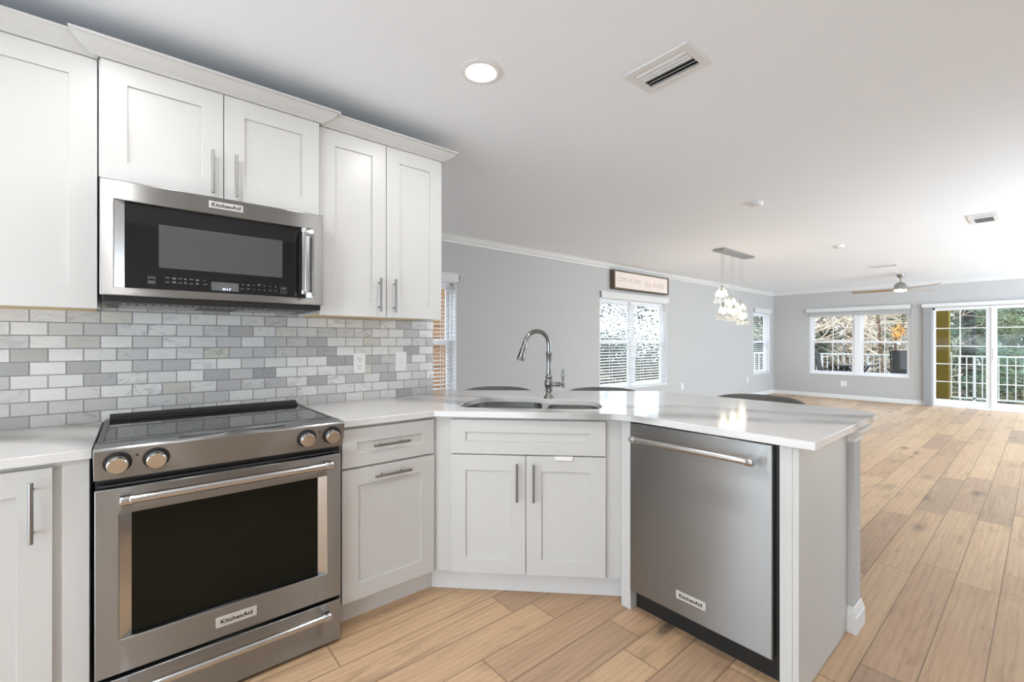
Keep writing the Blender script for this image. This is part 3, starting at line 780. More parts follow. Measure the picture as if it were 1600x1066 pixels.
for k, (x, w_) in enumerate([(.193,.013),(.214,.012),(.233,.011),(.249,.008),(.268,.011),(.287,.010)]):
    dash(x, 1.4955, w_); dash(x, 1.4785, w_)
    if k % 2: dash(x, 1.4925, w_*.8); dash(x, 1.4815, w_*.8)
dash(.311, 1.4955, .004); dash(.313, 1.480, .013)
for z in (1.4905, 1.478, 1.474): dash(.146, z, .016)
for x in (.444, .463, .483, .503, .523, .545, .566):
    dash(x, 1.4905, .0035, .0035); dash(x, 1.472, .0035, .0035)
dash(.463, 1.4885, .012); dash(.441, 1.472, .010); dash(.463, 1.4735, .010); dash(.503, 1.4945, .010)
mk.build('control_marks', M['marks'], gl, smooth=0, label='small printed control marks')
mk2 = MB().ring(xm(.136), xm(.157), zm_(1.468), zm_(1.497), xm(.1368), xm(.1562), zm_(1.4688), zm_(1.4962), YG-.0004, YG)
mk2.ring(xm(.587), xm(.610), zm_(1.462), zm_(1.492), xm(.5878), xm(.6092), zm_(1.4628), zm_(1.4912), YG-.0004, YG)
for z in (1.486, 1.482, 1.471): mk2.box(xm(.592), xm(.605), YG-.0004, YG, zm_(z)-.001, zm_(z)+.001)
mk2.build('button_outline', M['marks'], gl, smooth=0)
hm = MB().cyl((xm(.668),ym(-.462),zm_(1.475)),(xm(.668),ym(-.462),zm_(1.737)),.0098,20).build('handle', M['steelhi'], mw, smooth=40)
for z, s in ((1.4585, 1), (1.7535, -1)):
    e = MB()
    e.tube([(xm(.668),ym(-.462),zm_(z)),(xm(.668),ym(-.462),zm_(z+s*.003)),(xm(.668),ym(-.462),zm_(z+s*.021))], [.0095,.0118,.0118], 20)
    e.box(xm(.660), xm(.676), ym(-.462), YG, zm_(z)+min(0,s*.02), zm_(z)+max(0,s*.02))
    e.build('end_bracket', M['chrome'], hm, bevel=.001)
badge(mw, xm(.3815), zm_(1.7975), ym(YM), .117, .028)
MB().box(xm(.010), xm(.752), ym(-.418), ym(-.02), zm_(1.396), zm_(1.4235)).build('bottom_housing', M['black'], mw, bevel=.003)
mb = MB()
for k in range(26): mb.box(xm(.06+k*.025), xm(.075+k*.025), ym(-.36), ym(-.30), zm_(1.3935), zm_(1.3958))
mb.box(xm(.05), xm(.30), ym(-.26), ym(-.06), zm_(1.3935), zm_(1.3958)).box(xm(.45), xm(.70), ym(-.26), ym(-.06), zm_(1.3935), zm_(1.3958))
mb.build('vent_grille', M['satin'], mw, smooth=0, label='metal grease filters and vent slots underneath')

# ------------------------------------------------------------------ range
rg = thing('range_oven', 'stainless slide-in electric range with black glass cooktop', 'range', (.380, -.34, 0))
xr = lambda x: x-.380; yr = lambda y: y+.34
YO = -.6694
MB().box(xr(.004), xr(.756), yr(-.633), yr(-.03), .012, .9075).build('body', M['black'], rg, bevel=.001)
cpn = MB().prism([(yr(-.598),.926),(yr(-.706),.9245),(yr(-.7125),.919),(yr(-.7125),.9135),(yr(-.6925),.842),(yr(-.689),.823),(yr(-.634),.823),(yr(-.634),.907),(yr(-.598),.9078)], [], xr(.002), xr(.758), lambda p, q, h: (h, p, q)).build('control_panel', M['steel'], rg, bevel=.0015)
MB().box(xr(.213), xr(.548), yr(-.664), yr(-.648), .9262, .9268).build('touch_strip', M['blackglass'], cpn, smooth=0)
ct = MB().box(xr(.0215), xr(.7385), yr(-.597), yr(-.075), .9076, .9245).build('cooktop_glass', M['blackglass'], rg, bevel=.0015)
mb = MB()
for cx_, cy_, r_ in ((.20,-.45,.105),(.56,-.45,.09),(.20,-.20,.08),(.56,-.20,.10)):
    mb = MB(); n = 40; vs = []; fs = []
    for k in range(n):
        a = 2*PI*k/n
        for q in (r_, r_-.0015): vs.append((xr(cx_)+q*math.cos(a), yr(cy_)+q*math.sin(a), .9247))
    for k in range(n): k2 = (k+1) % n; fs.append((2*k, 2*k2, 2*k2+1, 2*k+1))
    mb.add(vs, fs).build('burner_ring', M['burner'], ct, smooth=0)
for a_, b_ in ((.004, .0212), (.7388, .756)): MB().box(xr(a_), xr(b_), yr(-.597), yr(-.03), .9076, .9255).build('side_trim', M['darksteel'], rg, bevel=.001)
MB().prism([(yr(-.0748),.9076),(yr(-.0748),.932),(yr(-.066),.9385),(yr(-.060),.932),(yr(-.050),.932),(yr(-.046),.9465),(yr(-.020),.9465),(yr(-.015),.938),(yr(-.015),.9076)], [], xr(.018), xr(.742), lambda p, q, h: (h, p, q)).build('rear_trim', M['black'], rg, bevel=.002)
nrm = Vector((0, -1, -.28)).normalized()
for x in (.058, .153, .613, .708):
    z0 = .8755; yy = -.7125 + (.9135-z0)/(.9135-.842)*.020
    c = Vector((xr(x), yr(yy), z0)); q = MB()
    kb = MB().tube([c+nrm*.004, c+nrm*.010, c+nrm*.012, c+nrm*.0255, c+nrm*.0275], [.0275,.0285,.0285,.0262,.0240], 36).build('knob', M['chrome'], rg, smooth=35)
    MB().tube([c-nrm*.003, c+nrm*.0035, c+nrm*.0045], [.0355,.0355,.0335], 36).build('knob_collar', M['black'], kb, smooth=35)
    upv = (Vector((0,0,1)) - nrm*nrm.z).normalized()
    MB().obox(c+upv*.0205+nrm*.0268, (Vector((1,0,0)), upv, nrm), (.0022,.007,.0022)).build('pointer', M['steelhi'], kb)
for x in (.105, .661): MB().cyl((xr(x),yr(-.7095),.893),(xr(x),yr(-.704),.893),.0035,10).build('indicator_light', M['black'], cpn)
od = MB().ring(xr(.003), xr(.757), .196, .787, xr(.0615), xr(.7015), .303, .7025, yr(YO), yr(-.634)).build('oven_door', M['steel'], rg, bevel=.003)
y0, y1 = yr(YO+.002), yr(YO+.020)
for a_, b_ in ((.0615, .0915), (.7015, .6705)):
    MB().add([(xr(a_),y0,.303),(xr(b_),y1,.303),(xr(b_),y1,.7025),(xr(a_),y0,.7025)], [(0,1,2,3)]).build('side_reveal', M['steelhi'], od, smooth=0, label='polished angled strip beside the glass')
MB().box(xr(.0915), xr(.6705), yr(YO+.0195), yr(YO+.025), .303, .7025).build('door_glass', M['ovenglass'], od, smooth=0)
for a_, b_ in ((.7885, .797), (.811, .8185)): MB().box(xr(.01), xr(.75), yr(-.652), yr(-.634), a_, b_).build('vent_trim', M['darksteel'], rg, bevel=.001)
bar_handle(od, xr(.062), xr(.709), .758, yr(YO), .052, .0135)
badge(od, xr(.3825), .2525, yr(YO), .128, .036)
dw_ = MB().box(xr(.003), xr(.757), yr(YO), yr(-.634), .014, .181).build('drawer', M['steel'], rg, bevel=.003)
bar_handle(dw_, xr(.062), xr(.703), .152, yr(YO), .048, .0125)

# ------------------------------------------------------------------ dishwasher (local x = -Y, local y = X)
dw = thing('dishwasher', 'stainless dishwasher with a bar handle in the peninsula', 'dishwasher', (2.15, -1.6285, 0), -PI/2)
xd = lambda t_: t_-.3025; yd = lambda X_: X_-2.15
MB().box(xd(-.008), xd(.618), yd(1.884), yd(2.44), .100, .8825).build('tub', M['black'], dw)
MB().box(xd(-.008), xd(.618), yd(1.915), yd(2.40), .001, .0999).build('toe_panel', M['black'], dw)
pd = MB().box(xd(.0), xd(.605), yd(1.850), yd(1.8835), .105, .8795).build('door_panel', M['steel'], dw, bevel=.004)
bar_handle(pd, xd(.040), xd(.567), .818, yd(1.850), .058, .0125)
badge(pd, xd(.296), .188, yd(1.850), .129, .034)

# ================================================================== CEILING FITTINGS
def downlight(x, y, label):
    r = thing('ceiling_light', label, 'ceiling light', (x, y, ZC), 0, 'recessed ceiling lights')
    MB().lathe([(.0925,-.0005),(.0925,-.004),(.088,-.008),(.066,-.010),(.0615,-.007),(.0615,-.0005)], n=40).build('trim_ring', M['trim'], r, smooth=40)
    MB().lathe([(.0613,-.0008),(.0613,-.0065),(.05,-.0075)], n=40).build('lens', M['lens'], r, smooth=40)
    return r
downlight(1.258, -.973, 'round recessed ceiling light glowing above the sink counter')
for k, (x, y) in enumerate([(.015, -.98), (.015, -2.25), (1.258, -2.25), (-1.2, -.70), (-1.25, -2.25)]):
    downlight(x, y, ['round recessed ceiling light above the range front', 'round recessed ceiling light above the middle of the kitchen floor', 'round recessed ceiling light above the floor before the dishwasher',
                     'round recessed ceiling light above the left counter end', 'round recessed ceiling light at the rear of the kitchen'][k])
def vent(label, cx, cy, lx, ly, slats_along_y, n, open_from=0.0):
    r = thing('air_vent', label, 'air vent', (cx, cy, ZC))
    hx, hy = lx/2, ly/2; b = .036
    MB().prism([(-hx,-hy),(hx,-hy),(hx,hy),(-hx,hy)], [[(-hx+b,-hy+b),(hx-b,-hy+b),(hx-b,hy-b),(-hx+b,hy-b)]], -.009, -.0004).build('frame', M['grille'], r, bevel=.003)
    MB().box(-hx+b, hx-b, -hy+b, hy-b, -.0012, -.0004).build('duct_shade', M['vent_shade'], r, smooth=0)  # thin black sheet paints the shade inside the vent
    mb = MB()
    for k in range(n):
        t_ = math.radians(38); f = (k+.5)/n
        if slats_along_y:
            x = -hx+b + (lx-2*b)*f; sg = -1 if f < .5 else 1
            mb.obox((x,0,-.006), ((math.cos(t_), 0, sg*math.sin(t_)), (0,1,0), (-sg*math.sin(t_), 0, math.cos(t_))), (.0105, hy-b, .0007))
        else:
            y = -hy+b + (ly-2*b)*f; sg = -1 if f < .5 else 1
            mb.obox((0,y,-.006), ((1,0,0), (0, math.cos(t_), sg*math.sin(t_)), (0, -sg*math.sin(t_), math.cos(t_))), (hx-b, .0105, .0007))
    mb.build('slats', M['grille'], r, smooth=0)
    return r
vent('white slatted ceiling vent nearest, beside the round light', 1.863, -1.505, .208, .304, True, 6)
vent('small white ceiling vent near the right edge, with short slats and dark gaps', 6.30, -2.18, .45, .20, True, 7)
vent('faint white ceiling vent in front of the ceiling fan', 8.97, -.94, .26, .36, True, 6)
def disc(name, label, cat, x, y, r_, h):
    r = thing(name, label, cat, (x, y, ZC))
    MB().lathe([(r_*.98,-.0004),(r_,-h*.3),(r_*.96,-h*.8),(r_*.8,-h),(r_*.3,-h*1.02)], n=32).build('cover', M['trim'], r, smooth=50)
    MB().lathe([(r_*1.04,-.0003),(r_*1.04,-.004)], n=32).build('base', M['grille'], r)
    return r
disc('smoke_detector', 'round white smoke detector on the ceiling above the peninsula end', 'smoke detector', 4.14, -.978, .055, .034)
disc('smoke_detector', 'faint white smoke detector farther along the ceiling beyond the pendants', 'smoke detector', 6.734, -.927, .055, .028)
disc('ceiling_plate', 'small white round ceiling plate just in front of the fan', 'ceiling plate', 9.95, -.905, .06, .010)

# pendant cluster
pn = thing('pendant_light', 'cluster of six ribbed glass pendants hung from a nickel bar plate', 'pendant light', (6.20, .0975, ZC))
MB().box(-.45, .45, -.073, .073, -.028, -.0004).build('canopy', M['nickel'], pn, bevel=.003)
rn = random.Random(4)
PDS = [(-.27, .045, 1.965, 0), (-.42, -.045, 1.735, 1), (.005, .045, 1.855, 0), (-.14, -.045, 1.730, 1), (.28, .045, 1.80, 0), (.135, -.045, 1.685, 1)]
for px, py, zt, typ in PDS:
    z = zt-ZC
    p = MB().cyl((px,py,z-.01),(px,py,-.028),.0022,8).lathe([(.006,z+.02),(.012,z+.005),(.013,z-.02),(.016,z-.03),(.016,z-.055)], (px,py,0), n=16)
    p = p.build('cord', M['nickel'], pn, smooth=40)
    prof = [(.018,0),(.045,-.02),(.066,-.05),(.078,-.09),(.086,-.14),(.090,-.205)] if typ == 0 else [(.018,0),(.034,-.02),(.044,-.05),(.058,-.10),(.074,-.155),(.088,-.20)]
    n = 48; vs = []; fs = []
    for r_, h in prof:
        for j in range(n):
            q = r_*(1+.025*math.cos(j*PI)); a = 2*PI*j/n; vs.append((px+q*math.cos(a), py+q*math.sin(a), z+h))
    for i in range(len(prof)-1):
        for j in range(n): j2 = (j+1) % n; fs.append((i*n+j, i*n+j2, (i+1)*n+j2, (i+1)*n+j))
    sh = MB().add(vs, fs).build('glass_shade', M['shade'], pn, smooth=20)
    rr = MB()
    for hh, q in ((-.165, .084 if typ == 0 else .0775), (-.18, .0865 if typ == 0 else .082), (-.2, .0895 if typ == 0 else .088)):
        rr.tube([(px+q*math.cos(2*PI*j/24), py+q*math.sin(2*PI*j/24), z+hh) for j in range(24)], .0016, 6, closed=True)
    rr.build('rim_bands', M['plate'], sh)
    MB().lathe([(.012,-.055),(.016,-.062),(.028,-.085),(.030,-.105),(.022,-.125),(.006,-.135)], (px,py,z), n=16).build('bulb', M['bulb'], p, smooth=60)

# ceiling fan
FX, FY = 10.397, -.923
fan = thing('ceiling_fan', 'three-blade ceiling fan with wooden blades and nickel motor', 'ceiling fan', (FX, FY, ZC))
MB().lathe([(.065,-.0004),(.062,-.012),(.035,-.05),(.018,-.068),(.014,-.075)], n=28).build('canopy', M['nickel'], fan, smooth=50)
MB().cyl((0,0,-.07),(0,0,-.15),.012,14).build('downrod', M['nickel'], fan)
MB().lathe([(.016,-.134),(.04,-.142),(.068,-.165),(.088,-.20),(.098,-.24),(.10,-.262),(.085,-.268)], n=32).build('motor_housing', M['nickel'], fan, smooth=50)
zb = -.268
for tx, ty in ((10.55, -.10), (9.90, -1.495), (10.86, -1.12)):
    a = math.atan2(ty-FY, tx-FX)
    if (tx, ty) == (10.86, -1.12): a = (math.atan2(-.10-FY, 10.55-FX) + math.atan2(-1.495-FY, 9.90-FX)) / 2
    ca, sa = math.cos(a), math.sin(a); L_ = .74; vs = []; fs = []; nn = 10
    for k in range(nn+1):
        f = k/nn; rad = .05 + (L_-.05)*f; wd = .035 + .045*math.sin(PI*min(1, f*1.15)*.62) - (.045*max(0, f-.85)/.15)
        zz = zb + .002 + .012*f
        for s, tz in ((-1, -.010), (1, .010)):
            for th in (-.004, .004):
                vs.append((ca*rad - sa*s*wd, sa*rad + ca*s*wd, zz + tz + th))
    for k in range(nn):
        o_ = k*4; q = o_+4
        fs += [(o_, o_+2, q+2, q), (o_+1, q+1, q+3, o_+3), (o_, q, q+1, o_+1), (o_+2, o_+3, q+3, q+2)]
    fs += [(0,1,3,2), (nn*4, nn*4+2, nn*4+3, nn*4+1)]
    MB().add(vs, fs).build('blade', M['blade'], fan, smooth=30)
MB().lathe([(.085,-.2685),(.088,-.285),(.075,-.298),(.04,-.306),(.008,-.308)], n=28).build('light_lens', M['fanglass'], fan, smooth=50)

# wall sign
sg = thing('wall_sign', 'long brown-framed cream sign reading come in above the twin window', 'sign', (6.399, YL, 2.205))
MB().ring(-.760, .760, -.146, .146, -.738, .738, -.124, .124, -.085, -.0008).build('frame', M['signframe'], sg, bevel=.001)
fc_ = MB().box(-.7379, .7379, -.072, -.02, -.1239, .1239).build('board', M['signface'], sg, smooth=0)
text_mesh('lettering', 'COME IN AND', .095, M['signink'], fc_, (-.36, -.0725, .005), (PI/2,0,0), .92, 0, .0005, 0, 1.12)
text_mesh('script_lettering', 'Stay Awhile', .16, M['signpink'], fc_, (.33, -.0725, -.01), (PI/2,0,0), .78, -.0008, .0005, .35, .95)

# ================================================================== BAR STOOLS
def stool(label, loc, rz, first=None):
    if first: return dup(first, loc, rz, label)
    r = thing('bar_stool', label, 'bar stool', loc, rz, 'charcoal bar stools along the counter')
    # seat: rounded square pad; local +y = back
    def rr(hw, hd, c, n=6):
        out = []
        for sx, sy, a0 in ((1,1,0), (-1,1,90), (-1,-1,180), (1,-1,270)):
            for k in range(n+1):
                a = math.radians(a0 + 90*k/n); out.append((sx*(hw-c)+c*math.cos(a), sy*(hd-c)+c*math.sin(a)))
        return out
    vs = []; fs = []; lv = [(.0,.600),(.012,.592),(.0,.612),(.0,.640),(-.01,.655),(-.03,.662)]
    lv = [(-.02,.598),(0,.604),(.004,.625),(0,.646),(-.015,.658),(-.05,.663)]
    for d, z in lv: vs += [(x, y, z) for x, y in rr(.215+d, .205+d, .07)]
    n = len(vs)//len(lv)
    for i in range(len(lv)-1):
        for j in range(n): j2 = (j+1) % n; fs.append((i*n+j, i*n+j2, (i+1)*n+j2, (i+1)*n+j))
    fs.append(tuple(reversed(range(n)))); fs.append(tuple((len(lv)-1)*n+j for j in range(n)))
    MB().add(vs, fs).build('seat', M['leather'], r, smooth=60)
    # curved low back
    vs = []; fs = []; nn = 20
    for k in range(nn+1):
        f = -1 + 2*k/nn; a = f*math.radians(62); x = .262*math.sin(a)/math.sin(math.radians(62)); y = .235 - .13*(1-math.cos(a))/(1-math.cos(math.radians(62)))
        nx, ny = math.sin(a*.8), math.cos(a*.8)
        top = .908 - .026*abs(f)**3; bot = .715 + .02*abs(f)**2
        sec = [(-.012,bot),(.012,bot),(.020,bot+.02),(.022,(top+bot)/2),(.019,top-.012),(.008,top),(-.008,top),(-.017,top-.012),(-.019,(top+bot)/2),(-.018,bot+.02)]
        for d, z in sec: vs.append((x+nx*d, y+ny*d, z))
    m_ = 10
    for k in range(nn):
        for j in range(m_): j2 = (j+1) % m_; fs.append((k*m_+j, k*m_+j2, (k+1)*m_+j2, (k+1)*m_+j))
    fs.append(tuple(range(m_))); fs.append(tuple(nn*m_+j for j in reversed(range(m_))))
    MB().add(vs, fs).build('backrest', M['leather'], r, smooth=60)
    up = MB()
    for s in (-1, 1): up.tube([(s*.15,.19,.60),(s*.16,.222,.70),(s*.165,.222,.76)], .009, 10)
    up.build('back_support', M['stoolleg'], r)
    for sx in (-1, 1):
        for sy in (-1, 1):
            MB().tube([(sx*.165,sy*.155,.60),(sx*.21,sy*.20,.001)], [.0125,.010], 12).build('leg', M['stoolleg'], r)
    f = MB(); q = [(-.195,-.184),(.195,-.184),(.195,.184),(-.195,.184)]
    for i in range(4): a, b_ = q[i], q[(i+1) % 4]; f.cyl((a[0],a[1],.22),(b_[0],b_[1],.22),.008,10)
    f.build('footrest', M['stoolleg'], r)
    return r
# backs face away from the counter: local +y = outward
st = stool('charcoal bar stool left of the faucet, its back just showing over the counter', P2(1.49, 1.455), DIAG)
stool('charcoal bar stool right of the faucet, in front of the twin window', P2(2.262, 1.465), DIAG, st)
stool('charcoal bar stool at the straight end of the peninsula', (2.985, -1.40, 0), -PI/2, st)

# ================================================================== OUTSIDE
o = MB().box(XF+.152, 13.85, -5, 3.0, -.20, -.06).build('balcony_floor', M['slab'], smooth=0); structure(o, 'grey concrete balcony floor outside the far wall')
o = MB().box(XF+.152, 13.0, -5, 3.0, ZC+.02, ZC+.2).build('balcony_roof', M['slab'], smooth=0); structure(o, 'balcony ceiling slab')
o = MB().prism([(XF+.3,-14),(46,-14),(46,30),(-8,30),(-8,YL+.25),(XF+.3,YL+.25)], [], -1.3, -1.0).build('ground', M['ground'], smooth=0); structure(o, 'ground covered with dry leaves')
o = MB().box(13.40, 13.66, -1.236, -.76, -.06, ZC+.02).build('balcony_column', M['olive'], bevel=.004); tag(o, 'olive yellow stucco column seen through the sliding door', 'column')
rl = None
def railing(label, y0, y1):
    r = thing('balcony_railing', label, 'railing', (13.6, (y0+y1)/2, -.06)); c = (y0+y1)/2
    MB().box(-.03, .03, y0-c, y1-c, .985, 1.02).build('top_rail', M['rail'], r, bevel=.004)
    MB().box(-.02, .02, y0-c, y1-c, .10, .135).build('bottom_rail', M['rail'], r, bevel=.003)
    n = int((y1-y0)/.117)
    for k in range(n+1):
        y = y0-c+.02+(y1-y0-.04)*k/n; w_ = .009 if k % 8 else .02
        MB().box(-w_, w_, y-w_, y+w_, .135 if k % 8 else 0, .985).build('baluster', M['rail'], r)
    return r
railing('white balcony railing beyond the wide far window', -.76, 2.9)
railing('white balcony railing beyond the sliding door', -4.4, -1.236)

def patio_chair(label, loc, rz, first=None):
    if first: return dup(first, loc, rz, label)
    r = thing('patio_chair', label, 'patio chair', loc, rz, 'dark patio chairs on the balcony')
    # local: faces -y, back at +y
    sec = [(-.26,.42),(.16,.38),(.23,.44),(.27,.62),(.315,.90),(.335,1.06),(.375,1.13)]
    vs = []; fs = []; n = len(sec)
    for s in (-1, 1):
        for t_ in (0, .018):
            for y, z in sec: vs.append((s*.235, y+t_*.6, z-t_))
    fs = []
    for i in range(n-1): fs += [(i, i+1, 2*n+i+1, 2*n+i), (n+i, 3*n+i, 3*n+i+1, n+i+1)]
    for base in (0, 2*n):
        for i in range(n-1): fs.append((base+i, base+n+i, base+n+i+1, base+i+1))
    fs += [(0, 2*n, 3*n, n), (n-1, 2*n-1, 4*n-1, 3*n-1)]
    MB().add(vs, fs).build('sling_seat', M['sling'], r, smooth=50)
    for s in (-1, 1):
        MB().tube([(s*.255, y, z-.008) for y, z in sec], .014, 10).build('side_frame', M['patiometal'], r, smooth=50)
        MB().tube([(s*.275,.29,.68),(s*.285,.10,.645),(s*.285,-.12,.635),(s*.285,-.24,.66),(s*.28,-.30,.62),(s*.27,-.28,.42)], .015, 10).build('armrest', M['patiometal'], r, smooth=50)
        MB().tube([(s*.27,-.26,.42),(s*.27,-.27,.20),(s*.27,-.25,.012)], .013, 10).build('leg', M['patiometal'], r)
        MB().tube([(s*.27,.18,.40),(s*.27,.24,.20),(s*.27,.30,.012)], .013, 10).build('leg', M['patiometal'], r)
    return r
pc = patio_chair('dark sling patio chair at the left of the far window, seen side on', (12.66, .63, -.06), .12)
patio_chair('dark sling patio chair at the right of the far window, its back to the room', (12.93, -.665, -.06), PI/2, pc)
tb = thing('patio_table', 'small dark round patio table between the balcony chairs', 'table', (13.17, .325, -.06))
MB().lathe([(.37,.735),(.385,.742),(.385,.758),(.37,.766)], n=40).build('table_top', M['patiometal'], tb, smooth=40)
for k in range(4):
    a = PI/4 + k*PI/2; ca, sa = math.cos(a), math.sin(a)
    MB().tube([(ca*.30,sa*.30,.735),(ca*.20,sa*.20,.62),(ca*.14,sa*.14,.45),(ca*.20,sa*.20,.2),(ca*.33,sa*.33,.012)], .016, 10).build('leg', M['patiometal'], tb, smooth=50)

# trees
def branches(mb, p, d, length, r, depth, rn, spread=.8, kids=(3, 5), droop=0.0, nseg=4):
    pts = [p]; rs = [r]; cur = Vector(p); dv = Vector(d).normalized()
    for k in range(nseg):
        dv = (dv + Vector((rn.uniform(-1,1), rn.uniform(-1,1), rn.uniform(-1,1)))*.22 + Vector((0,0,-droop))).normalized()
        cur = cur + dv*(length/nseg); pts.append(cur.copy()); rs.append(r*(1-.72*(k+1)/nseg))
    mb.tube(pts, rs, 5 if depth < 2 else 7, caps=False)
    if depth <= 0: return
    for k in range(rn.randint(*kids)):
        i = rn.randint(1, nseg); q = pts[i]
        nd = (dv + Vector((rn.uniform(-1,1), rn.uniform(-1,1), rn.uniform(-.6,.9)))*spread*1.3).normalized()
        branches(mb, q, nd, length*rn.uniform(.5,.8), max(.006, rs[i]*.62), depth-1, rn, spread, kids, droop, nseg)
def leaf_cloud(mb, c, rad, n, size, rn, flat=.7):
    for k in range(n):
        while True:
            q = Vector((rn.uniform(-1,1), rn.uniform(-1,1), rn.uniform(-1,1)))
            if q.length <= 1: break
        p = Vector(c) + Vector((q.x*rad, q.y*rad, q.z*rad*flat))
        u = Vector((rn.uniform(-1,1), rn.uniform(-1,1), rn.uniform(-1,1))).normalized(); v = u.orthogonal().normalized()
        s = size*rn.uniform(.6,1.3)
        mb.add([p-u*s, p-v*s*.4, p+u*s, p+v*s*.4], [(0,1,2,3)])
def bare_tree(label, x, y, h, seed, m, lean=(0,0)):
    rn = random.Random(seed); r = thing('bare_tree', label, 'tree', (x, y, -1.0), 0, 'bare winter trees outside')
    mb = MB(); mb.tube([(0,0,-.05),(lean[0]*.5,lean[1]*.5,h*.3),(lean[0],lean[1],h*.62)], [.055,.045,.035], 8)
    mb.build('trunk', M['bark_brown'], r)
    b = MB()
    for k in range(16):
        z = h*rn.uniform(.12,.62); a = rn.uniform(0, 2*PI); f = z/(h*.62)
        branches(b, (lean[0]*f, lean[1]*f, z), (math.cos(a), math.sin(a), rn.uniform(-.1,.9)), rn.uniform(1.0,1.9), .036, 3, rn, .8, (2, 4))
    b.build('branches', m, r, smooth=0)
    return r
def pine(label, x, y, h, seed, m, bark, tr=.13, wide=2.2, zlow=.6):
    rn = random.Random(seed); r = thing('pine_tree', label, 'tree', (x, y, -1.0), 0, 'evergreen trees outside')
    MB().tube([(0,0,-.05),(.03,.02,h*.5),(0,0,h)], [tr, tr*.8, tr*.3], 12).build('trunk', bark, r, smooth=50)
    b = MB(); lf = MB()
    for k in range(46):
        z = zlow + (h-zlow)*k/46; a = rn.uniform(0, 2*PI); L_ = wide*(1-.55*z/h)*rn.uniform(.6,1.1)
        d = Vector((math.cos(a), math.sin(a), rn.uniform(-.15,.3))); p = Vector((0,0,z)); pts = [p]
        for s in range(5):
            d = (d + Vector((rn.uniform(-.2,.2), rn.uniform(-.2,.2), -.06))).normalized(); pts.append(pts[-1]+d*L_/5)
        b.tube(pts, [.022,.018,.014,.01,.007,.004], 5, caps=False)
        for q in pts[1:]:
            for t_ in range(56):
                c = q + Vector((rn.uniform(-.3,.3), rn.uniform(-.3,.3), rn.uniform(-.22,.16)))
                u = (d*.6 + Vector((rn.uniform(-1,1), rn.uniform(-1,1), rn.uniform(-1,.5)))).normalized(); v = u.orthogonal().normalized(); s = rn.uniform(.045,.10)
                lf.add([c-u*s, c-v*s*.10, c+u*s, c+v*s*.10], [(0,1,2,3)])
    b.build('branches', bark, r, smooth=0); lf.build('needles', m, r, smooth=0)
    return r
for k, (x, y, h, m) in enumerate([(16.6, 2.3, 6, 'bark_pale'), (17.6, 1.35, 6.5, 'bark_pale'), (16.4, .35, 6, 'bark_pale'), (18.8, 2.9, 7, 'bark_brown'), (18.6, .2, 7, 'bark_pale'), (19.4, 1.7, 7, 'bark_pale')]):
    bare_tree(['pale bare tree at the left of the far window view', 'pale bare tree behind the balcony table', 'pale bare tree at the right of the far window view', 'brown bare tree behind the pale ones', 'tall pale bare tree farther back behind the balcony', 'tall pale bare tree in the middle of the far window view'][k], x, y, h, 20+k, M[m], (.2*(-1)**k, .25))
for k, (x, y, h, m, bk, w_) in enumerate([(17.0, -1.27, 9, 'needle', 'bark_dark', 2.0), (19.8, -3.3, 9, 'needle2', 'bark_brown', 2.4), (22.0, -1.9, 9, 'needle', 'bark_brown', 2.6), (21.5, -4.9, 9, 'needle2', 'bark_brown', 2.6), (22.5, -.6, 7, 'needle', 'bark_brown', 2.6), (24.5, 1.2, 8, 'needle', 'bark_brown', 3.0), (18.9, -1.15, 7, 'needle2', 'bark_brown', 1.7)]):
    pine(['green pine with dark trunk in the middle of the door view', 'pale green pine in the right pane of the sliding door', 'green pine behind the dark-trunked one', 'pale pine at the far right of the door view', 'green pine between the window and door views', 'green pine far behind the bare trees', 'pale pine just right of the olive column'][k], x, y, h, 50+k, M[m], M[bk], .15 if k == 0 else .11, w_)
# small orange-leaved tree
rn = random.Random(8); r = thing('autumn_tree', 'small tree with glowing orange leaves at the right of the far window', 'tree', (15.6, -.02, -1.0))
mb = MB(); mb.tube([(0,0,-.05),(0,.03,2.35)], [.05,.03], 8); mb.build('trunk', M['bark_brown'], r)
mb = MB(); leaf_cloud(mb, (0,-.03,2.5), .15, 95, .045, rn, 1.7); mb.build('leaves', M['autumn'], r, smooth=0)
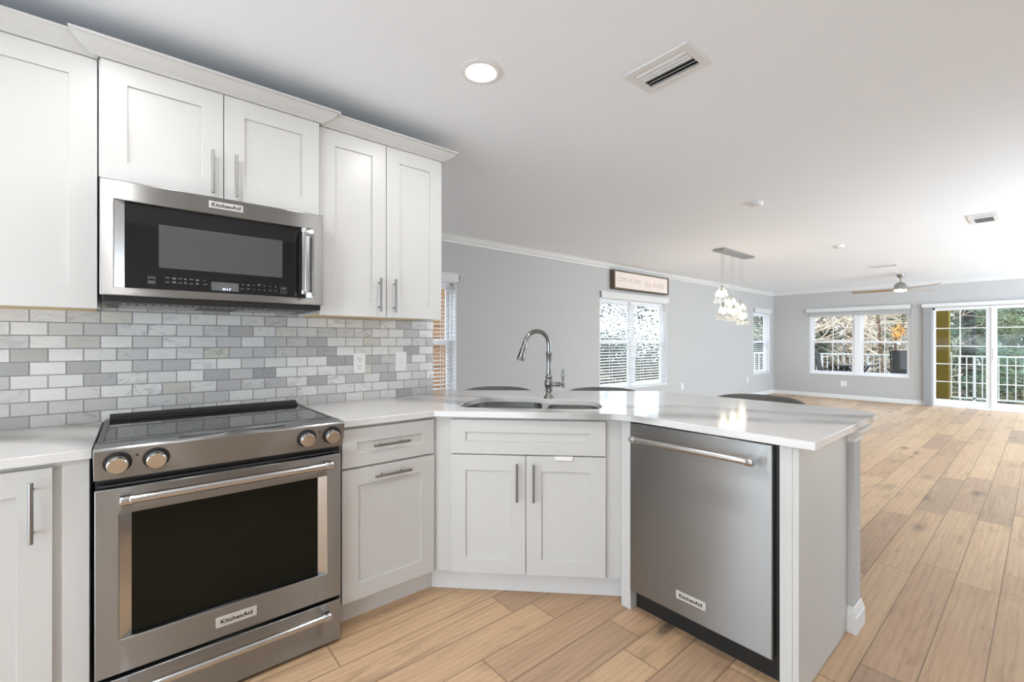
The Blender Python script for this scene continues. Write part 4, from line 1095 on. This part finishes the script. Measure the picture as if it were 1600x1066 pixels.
# undergrowth masses
rn = random.Random(9); mb = MB()
for k in range(60): leaf_cloud(mb, (rn.uniform(16,23.5), rn.uniform(-5.5,6), rn.uniform(-.9,-.2)), rn.uniform(.5,1.0), 60, .09, rn, .7)
o = mb.build('undergrowth', M['leafy'], smooth=0); tag(o, 'dry tangled undergrowth on the ground beyond the balcony', 'undergrowth', kind='stuff')
mb = MB()
for k in range(80): leaf_cloud(mb, (rn.uniform(9,24), rn.uniform(11,14), rn.uniform(0,5.5)), rn.uniform(.9,1.5), 190, .10, rn, .8)
o = mb.build('side_woods', M['leaf'], smooth=0); tag(o, 'loose dark trees beyond the side yard hedge', 'woods', kind='stuff')
mb = MB()
for k in range(330): leaf_cloud(mb, (rn.uniform(25,30), rn.uniform(-9,11), rn.uniform(-1,5.2)), rn.uniform(.9,1.5), 90, .2, rn, .8)
o = mb.build('far_foliage', M['leaf'], smooth=0); tag(o, 'dark green woods far behind the balcony trees', 'woods', kind='stuff')
# side yard, seen through the dining wall windows
nb = thing('neighbor_house', 'orange-brown sided house wall outside the window beside the kitchen', 'house', (3.2, 5.2, -1.0))
mb = MB().box(-4.0, 3.2, -.2, 4, 0, 3.9)
for k in range(20): mb.box(-4.0, 3.2, -.222, -.2, .02+k*.195, .19+k*.195)
mb.build('wall', M['stucco'], nb, smooth=0)
MB().prism([(-4.3,3.9),(3.5,3.9),(3.5,4.0),(-.4,5.6),(-4.3,4.0)], [], -.6, 4.2, lambda p, q, h: (p, h, q)).build('roof', M['roof'], nb, smooth=0)
mb = MB()
for k in range(230): leaf_cloud(mb, (rn.uniform(8.4,24), rn.uniform(5.2,7.5), rn.uniform(-.9,1.25)), rn.uniform(.5,.8), 170, .06, rn, .9)
o = mb.build('side_hedge', M['leaf'], smooth=0); tag(o, 'dark green hedge in the side yard behind the blinds', 'hedge', kind='stuff')
for k, (x, y) in enumerate([(9.6, 8.6), (12.2, 9.4)]):
    bare_tree(['brown bare tree in the side yard seen at the left of the twin window', 'brown bare tree in the side yard seen at the right of the twin window'][k], x, y, 6, 80+k, M['bark_brown'])
pine('green pine in the side yard behind the narrow far window', 17.5, 4.6, 8, 91, M['needle'], M['bark_brown'], .11, 2.2)
